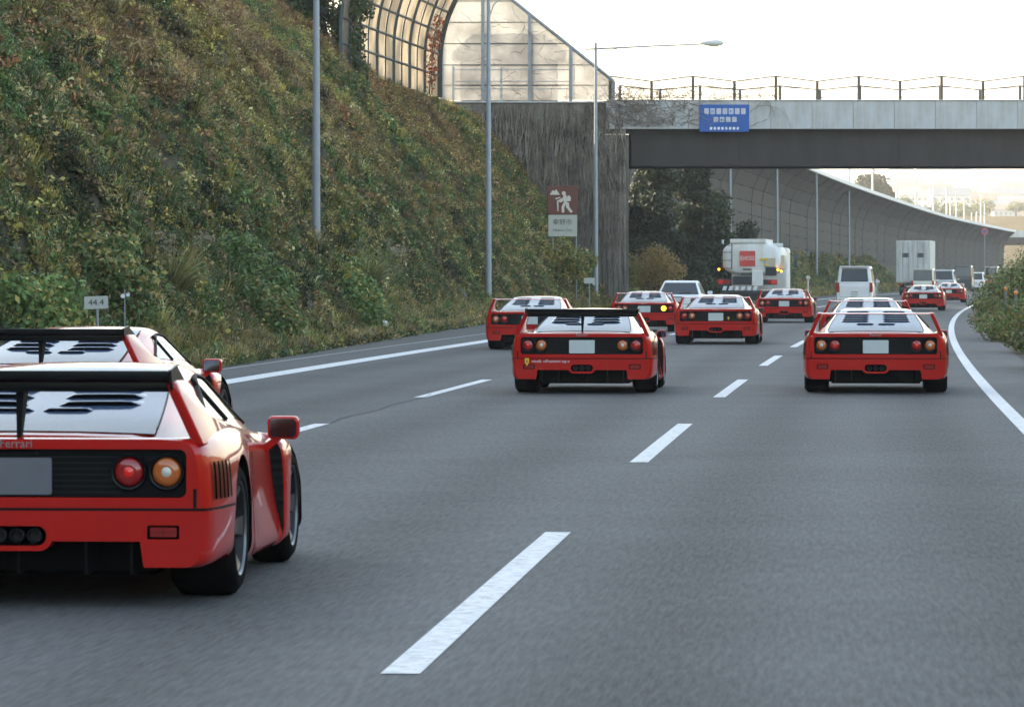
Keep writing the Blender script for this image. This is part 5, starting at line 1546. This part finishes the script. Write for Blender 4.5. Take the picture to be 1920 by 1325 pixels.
for i, (px, Y, black, swap, hd, blink, plate, lab) in enumerate(CARS):
    skip = ('wing', 'louvre') if black else ('high_wing', 'wide_louvre')
    c = copy_tree(proto, None, skip)
    X = (px - 960) * Y / 8000
    c.location = (X, Y, 0); c.rotation_euler = (0, 0, -(hd if hd is not None else HEAD(Y)))
    recolour_lamps(c, swap, True, blink, plate)
    if i > 1:
        for ch in c.children:
            if ch.name.startswith('mirror'):
                ch.scale = (.8, .8, .8); ch.location.x *= .965
    tag(c, lab, 'sports car', GC)
    if i == 2:      # stickers of the middle-lane car
        sh = [(-.028, .05), (.028, .05), (.028, -.01), (.0, -.055), (-.028, -.01)]
        b_ = MB().prism([(-.74 + a, .43 + z) for a, z in sh], -.006, -.001).build('shield_sticker', M['yellow'], c)
        MB().prism([(-.745, .415), (-.735, .415), (-.732, .45), (-.742, .46), (-.75, .44)], -.008, -.0062).build('shield_mark', M['dark_ink'], b_)
        put('sticker_lettering', text_mesh('sticker_lettering', 'miudb. ctFoumami sqy.o', .052, M['white_ink'], .001), c, (-.42, -.004, .438))
    if i == 5:
        MB().prism([(.29 + a * .7, .60 + z * .7) for a, z in [(-.028, .05), (.028, .05), (.028, -.01), (.0, -.055), (-.028, -.01)]], .018, .026).build('shield_sticker', M['yellow'], c)
def drop_tree(o):
    for ch in list(o.children): drop_tree(ch)
    bpy.data.objects.remove(o)
drop_tree(proto)

# ------------------------------------------------------------------ other traffic
def wheel_at(root, x, y, r, w):
    e = empty('wheel', (0, 0, 0)); e.parent = root; e.location = (x, y, r); o = 1 if x > 0 else -1; h = w / 2
    MB().lathe([(-h, r * .6), (-h, r - .04), (-h + .03, r), (h - .03, r), (h, r - .04), (h, r * .6)], 'x', 26).build('tyre', M['tyre'], e, 40)
    MB().lathe([(o * (h - .06), .0005), (o * (h - .05), r * .3), (o * (h - .09), r * .45), (o * (h - .01), r * .6), (-o * h, r * .6)], 'x', 26).build('rim', M['rim'], e, 40)
def patch(c, u0, u1, v0, v1, off):     # c: 4 corners (bl, br, tr, tl) -> inset quad pushed out along its normal
    c = [Vector(q) for q in c]
    def at(u, v): return c[0] * (1 - u) * (1 - v) + c[1] * u * (1 - v) + c[2] * u * v + c[3] * (1 - u) * v
    n = (c[1] - c[0]).cross(c[3] - c[0]).normalized() * off
    q = [at(u0, v0), at(u1, v0), at(u1, v1), at(u0, v1)]
    return MB().add([p + n for p in q] + [p - n * .5 for p in q], [(0, 1, 2, 3), (7, 6, 5, 4), (0, 4, 5, 1), (1, 5, 6, 2), (2, 6, 7, 3), (3, 7, 4, 0)])
def road_car(name, px, Y, W, H, L, belt, cab, roof_w, paint, label, cat, lamp='tall', win=(.07, .93, .10, .88), bumper='same', group='other traffic ahead'):
    X = (px - 960) * Y / 8000
    root = empty(name, (X, Y, 0), -HEAD(Y)); hw = W / 2
    cyr0, cyr1, cyf1, cyf0 = cab         # cabin: rear bottom, rear top, front top, front bottom (y)
    P = M[paint]
    secs = []
    for y, k, zt in [(0, .93, belt - .10), (.05, .975, belt - .03), (.2, 1, belt), (L * .5, 1.0, belt), (L - .9, 1.0, belt - .06), (L - .25, .96, belt - .22), (L, .85, belt - .38)]:
        zb = .28 if y < .1 or y > L - .2 else .20
        secs.append((y, round_line([(0, zb), (hw * k - .06, zb), (hw * k, zb + .12), (hw * k, .62), (hw * k - .03, zt - .05), (hw * k - .10, zt), (0, zt)], [0, .04, .06, .1, .06, .06, 0], 3)))
    bme = loft(MB(), secs).mesh('body', [P, M['dark_in']]); cuts = []
    ya, yb_, wr = .78, L - .85, .31
    for sx in (-1, 1):
        for yy in (ya, yb_):
            a0, a1 = (hw - .28, hw + .2) if sx > 0 else (-hw - .2, -hw + .28)
            mb = MB().lathe([(a0, .0005), (a0, wr + .05), (a1, wr + .05), (a1, .0005)], 'x', 28, (0, yy, wr)); me = mb.mesh('c', [P, M['dark_in']])
            me.polygons.foreach_set('material_index', [1] * len(me.polygons)); cuts.append(me)
    bme = boolean_cut(bme, cuts); shade(bme, 35); put('body', bme, root)
    bwid, rw = hw - .05, roof_w / 2; zb = belt - .06
    c = [(-bwid, cyr0, zb), (bwid, cyr0, zb), (bwid, cyf0, zb - .02), (-bwid, cyf0, zb - .02), (-rw, cyr1, H), (rw, cyr1, H), (rw, cyf1, H), (-rw, cyf1, H)]
    MB().add(c, [(0, 3, 2, 1), (4, 5, 6, 7), (0, 1, 5, 4), (1, 2, 6, 5), (2, 3, 7, 6), (3, 0, 4, 7)]).build('cabin', P, root, 40, .07, 3)
    patch([c[0], c[1], c[5], c[4]], *win, .006).build('rear_window', M['glass'], root, None)
    patch([c[1], c[2], c[6], c[5]], .05, .48, .16, .86, .005).build('side_window', M['glass'], root)
    patch([c[1], c[2], c[6], c[5]], .51, .90, .16, .86, .005).build('side_window', M['glass'], root)
    patch([c[3], c[0], c[4], c[7]], .05, .48, .16, .86, .005).build('side_window', M['glass'], root)
    patch([c[2], c[3], c[7], c[6]], .07, .93, .08, .9, .005).build('windscreen', M['glass'], root)
    for sx in (-1, 1):
        if lamp == 'tall': MB().prism(rrect(sx * (hw - .09) - .07, sx * (hw - .09) + .07, belt - .42, belt + .02, .03), -.015, .14).build('tail_lamp', M['lamp_red'], root, 40)
        else: MB().prism(rrect(sx * (hw - .24) - .17, sx * (hw - .24) + .17, belt - .30, belt - .13, .02), -.012, .12).build('tail_lamp', M['lamp_red'], root, 40)
        for yy in (ya, yb_): wheel_at(root, sx * (hw - .13), yy, wr, .2)
        mm = MB().prism(rrect(-.09, .09, -.06, .06, .03), 0, .09).mesh('door_mirror', P, 40); put('door_mirror', mm, root, (sx * (hw + .09), cyf0 - .55, belt + .06))
    MB().prism(rrect(-hw * .93, hw * .93, .30, .55, .06), -.07, .12).build('bumper', P if bumper == 'same' else M['black'], root, 40)
    MB().prism(rrect(-.165, .165, .60, .765, .01), -.02, .06).build('number_plate', M['plate'], root)
    MB().box(-hw * .75, hw * .75, .1, L - .3, .16, .30).build('floor_pan', M['dark_in'], root)
    yb2 = -.006
    MB().box(-hw * .78, hw * .78, yb2, .05, .575, .585).box(-hw * .80, -hw * .79, yb2, .05, .58, belt - .12).box(hw * .79, hw * .80, yb2, .05, .58, belt - .12).build('tailgate_seam', M['black'], root)
    MB().box(-.16, .16, -.03, .05, .80, .835).build('tailgate_handle', M['chrome'], root)
    rz0 = Vector(c[0]).lerp(Vector(c[4]), .18); MB().tube([(0, rz0.y - .03, rz0.z), (.42, rz0.y - .02, rz0.z + .03)], .012, 5).build('wiper', M['black'], root)
    if lamp == 'tall': MB().box(-rw * .9, rw * .9, cyr1 - .16, cyr1 + .1, H - .05, H - .01).build('roof_spoiler', P, root, 40, .015, 2)
    for sx in (-1, 1): MB().box(sx * hw * .78 - .07, sx * hw * .78 + .07, -.075, -.06, .40, .46).build('bumper_reflector', M['lamp_red'], root)
    return tag(root, label, cat, group)
road_car('sedan_car', 1271, 150, 1.72, 1.39, 4.5, .90, (.60, 1.40, 2.6, 3.45), 1.16, 'white_car', 'white sedan in the shoulder lane just behind the tanker, beyond the blinking car', 'car', 'wide', (.06, .94, .12, .86))
road_car('minivan', 1602, 195, 1.70, 1.99, 4.6, 1.22, (.02, .28, 3.2, 4.1), 1.40, 'white_car', 'white minivan with dark rear window in the middle lane', 'van', 'tall', (.10, .90, .14, .86))
road_car('cream_van', 1730, 305, 1.66, 2.05, 4.2, 1.15, (.03, .16, 3.4, 3.9), 1.48, 'cream_car', 'cream van with large rear window directly above a far red car', 'van', 'tall', (.06, .94, .08, .86))
road_car('estate_car', 1769, 325, 1.76, 1.98, 4.6, 1.20, (.05, .35, 2.9, 3.8), 1.40, 'silver_car', 'silver grey estate between the cream van and the dark van', 'car', 'wide')
road_car('dark_van', 1805, 395, 1.75, 2.45, 4.4, 1.35, (.03, .16, 3.5, 4.0), 1.52, 'dark_car', 'dark teal van past the silver estate', 'van', 'tall')
road_car('hatchback_car', 1830, 445, 1.70, 1.85, 4.2, 1.05, (.10, .45, 2.6, 3.5), 1.36, 'white_car', 'small white hatchback far down the road right of the dark van', 'car', 'wide')
road_car('white_van', 1858, 520, 1.80, 2.6, 4.4, 1.35, (.03, .2, 3.5, 4.0), 1.55, 'white_car', 'far white van nearest the barrier end', 'van', 'tall')
road_car('red_hatchback', 1846, 480, 1.70, 1.5, 4.0, .95, (.10, .45, 2.4, 3.3), 1.3, 'red', 'small dark red car in front of the far white van', 'car', 'wide')
road_car('grey_van', 1872, 560, 1.85, 2.7, 4.6, 1.4, (.03, .2, 3.6, 4.1), 1.6, 'silver_car', 'pale grey van, last vehicle before the median shrubs hide the road', 'van', 'tall')

# tanker lorry
TY = 176.0
tk = empty('tanker_truck', ((1408 - 960) * TY / 8000, TY, 0), -HEAD(TY))
tag(tk, 'white tanker truck with a red square logo on its rounded tank', 'truck')
def ty(z): return CAM_H + (515 - (430 + z / 8.28)) * TY / 8000
def tx(x): return (1330 + x / 8.28 - 1408) * TY / 8000
def tank_sec(k):
    cx, zc = 0, (ty(180) + ty(720)) / 2; a, b = 1.22 * k, (ty(200) - ty(720)) / 2 * k; out = []
    for q in range(25):
        t = -math.pi / 2 + math.pi * q / 24; c, s_ = math.cos(t), math.sin(t)
        out.append((a * abs(c) ** .62 * (1 if c >= 0 else -1), zc + b * abs(s_) ** .72 * (1 if s_ > 0 else -1)))
    out[0] = (0, out[0][1]); out[-1] = (0, out[-1][1]); return out
loft(MB(), [(0.12, tank_sec(.55)), (.06, tank_sec(.8)), (.12, tank_sec(.93)), (.26, tank_sec(1)), (5.6, tank_sec(1)), (5.75, tank_sec(.9))][1:]).build('tank', M['truck_white'], tk, 40)
MB().box(tx(320), tx(880), .05, 5.3, ty(215), ty(150)).build('walkway_box', M['truck_white'], tk, None, .03, 2)
MB().box(tx(880), tx(1135), .3, .5, ty(275), ty(215)).build('hose_shelf', M['truck_white'], tk, None, .02, 1)
MB().box(tx(660), tx(830), -.02, .35, ty(880), ty(640)).build('drain_cover', M['truck_white'], tk, None, .02, 1)
MB().box(tx(860), tx(1030), -.02, .2, ty(580), ty(440)).build('side_locker', M['truck_beige'], tk, None, .02, 1)
MB().box(tx(1040), tx(1160), .3, 1.2, ty(620), ty(400)).build('side_tank', M['truck_beige'], tk, None, .03, 1)
lg = MB().box(tx(470), tx(712), .025, .045, ty(572), ty(335)).build('logo_panel', M['logo_red'], tk)
put('logo_lettering', text_mesh('logo_lettering', 'EHOSS', .25, M['white_ink'], sx=.80), lg, ((tx(470) + tx(712)) / 2, .022, ty(450)))
for z, a, b in ((620, 520, 655), (685, 490, 665)): MB().box(tx(a), tx(b), .028, .05, ty(z + 10), ty(z - 10)).build('marking_bar', M['dark_ink'], tk)
for a, b, z in ((785, 910, 465), (865, 915, 550)): MB().box(tx(a), tx(b), -.03, -.022, ty(z + 14), ty(z - 14)).build('warning_plate', M['yellow'], tk)
ldd = MB()
for xx in (tx(205), tx(350)): ldd.tube([(xx, -.06, ty(620)), (xx, -.06, ty(210))], .018, 6)
for z in (250, 355, 480, 605): ldd.tube([(tx(205), -.06, ty(z)), (tx(350), -.06, ty(z))], .014, 6)
ldd.build('ladder', M['chassis'], tk, 50)
MB().box(tx(150), tx(1150), .05, 8.6, .55, .80).build('chassis_frame', M['chassis'], tk)
MB().box(tx(360), tx(650), .0, .3, ty(860), ty(730)).build('valve_box', M['chassis'], tk)
MB().box(tx(140), tx(345), -.02, .25, ty(860), ty(765)).box(tx(840), tx(1050), -.02, .25, ty(860), ty(780)).build('lamp_bar', M['chassis'], tk)
MB().box(tx(870), tx(1040), .02, .3, ty(720), ty(590)).build('equipment_cage', M['chassis'], tk)
for a, b, m in ((140, 210, 'lamp_red_on'), (215, 320, 'lamp_red'), (965, 1045, 'lamp_red_on'), (900, 960, 'lamp_red')): MB().box(tx(a), tx(b), -.04, -.02, ty(845), ty(785)).build('tail_lamp', M[m], tk, None, .008, 1)
for a, z in ((148, 620), (1065, 630), (1115, 650)): MB().lathe([(-.05, .001), (-.05, .035), (.02, .05)], 'y', 14, (tx(a), .0, ty(z))).build('marker_lamp', M['lamp_on'], tk, 50)
MB().box(tx(170), tx(1130), -.05, .05, ty(1000), ty(950)).build('under_run_bar', M['chassis'], tk, None, .01, 1)
for q in range(6): MB().add([(tx(200 + q * 95), -.056, ty(945)), (tx(260 + q * 95), -.056, ty(945)), (tx(280 + q * 95), -.056, ty(880)), (tx(220 + q * 95), -.056, ty(880))], [(0, 1, 2, 3)]).build('stripe', M['white_ink'], tk)
MB().box(-1.2, 1.2, 6.3, 8.5, .6, 2.75).build('cab', M['truck_white'], tk, 40, .12, 3)
ma = MB(); ma.tube([(1.2, 7.9, 2.5), (1.38, 8.0, 2.45), (1.45, 8.0, 2.0)], .02, 6); ma.build('mirror_arm', M['chassis'], tk, 50)
for z in (2.05, 2.38): MB().box(1.38, 1.52, 7.98, 8.03, z - .13, z + .1).build('cab_mirror', M['mirror'], tk, None, .01, 1)
for sx in (-1, 1):
    for yy, n_ in ((1.6, 2), (2.9, 2), (7.4, 1)):
        wheel_at(tk, sx * 1.02, yy, .48, .30)
    MB().box(sx * 1.02 - .2, sx * 1.02 + .2, .92, .95, .25, .95).build('mud_flap', M['chassis'], tk)
MB().tube([(tx(200), .3, ty(160)), (tx(200), .3, ty(230))], .05, 8).build('vent_pipe', M['truck_white'], tk, 50)

# box lorry
VY = 335.0
vb = empty('box_truck', ((1712 - 960) * VY / 8000, VY, 0), -HEAD(VY))
tag(vb, 'pale grey box truck with double rear doors in the shoulder lane', 'truck')
VZ = CAM_H + (515 - 451) * VY / 8000; vw = 32 * VY / 8000
MB().box(-vw, vw, 0, 7.2, 1.0, VZ).build('cargo_box', M['truck_box'], vb, None, .04, 2)
for sx in (-1, 1):
    d = MB().box(sx * .03 if sx > 0 else -vw + .09, vw - .09 if sx > 0 else -.03, -.03, 0, 1.12, VZ - .12).build('rear_door', M['truck_box'], vb, None, .01, 1)
    for xx in (.35, .8): MB().tube([(sx * xx, -.05, 1.15), (sx * xx, -.05, VZ - .15)], .022, 6).build('lock_bar', M['galv'], d, 50)
    MB().box(sx * .58 - .28, sx * .58 + .28, -.036, -.031, 2.95, 3.3).build('door_marking', M['dark_ink'], d)
    MB().box(sx * 1.0 - .18, sx * 1.0 + .18, .0, .1, .78, .92).build('tail_lamp', M['lamp_red'], vb)
    for yy in (1.5, 2.5, 8.0): wheel_at(vb, sx * 1.0, yy, .45, .28)
MB().box(-.5, .5, .1, 9.4, .6, .98).build('chassis_frame', M['chassis'], vb)
MB().box(-1.15, 1.15, -.02, .08, .45, .6).build('under_run_bar', M['chassis'], vb)
MB().box(-1.15, 1.15, 7.4, 9.4, .6, 2.8).build('cab', M['truck_white'], vb, 40, .1, 3)
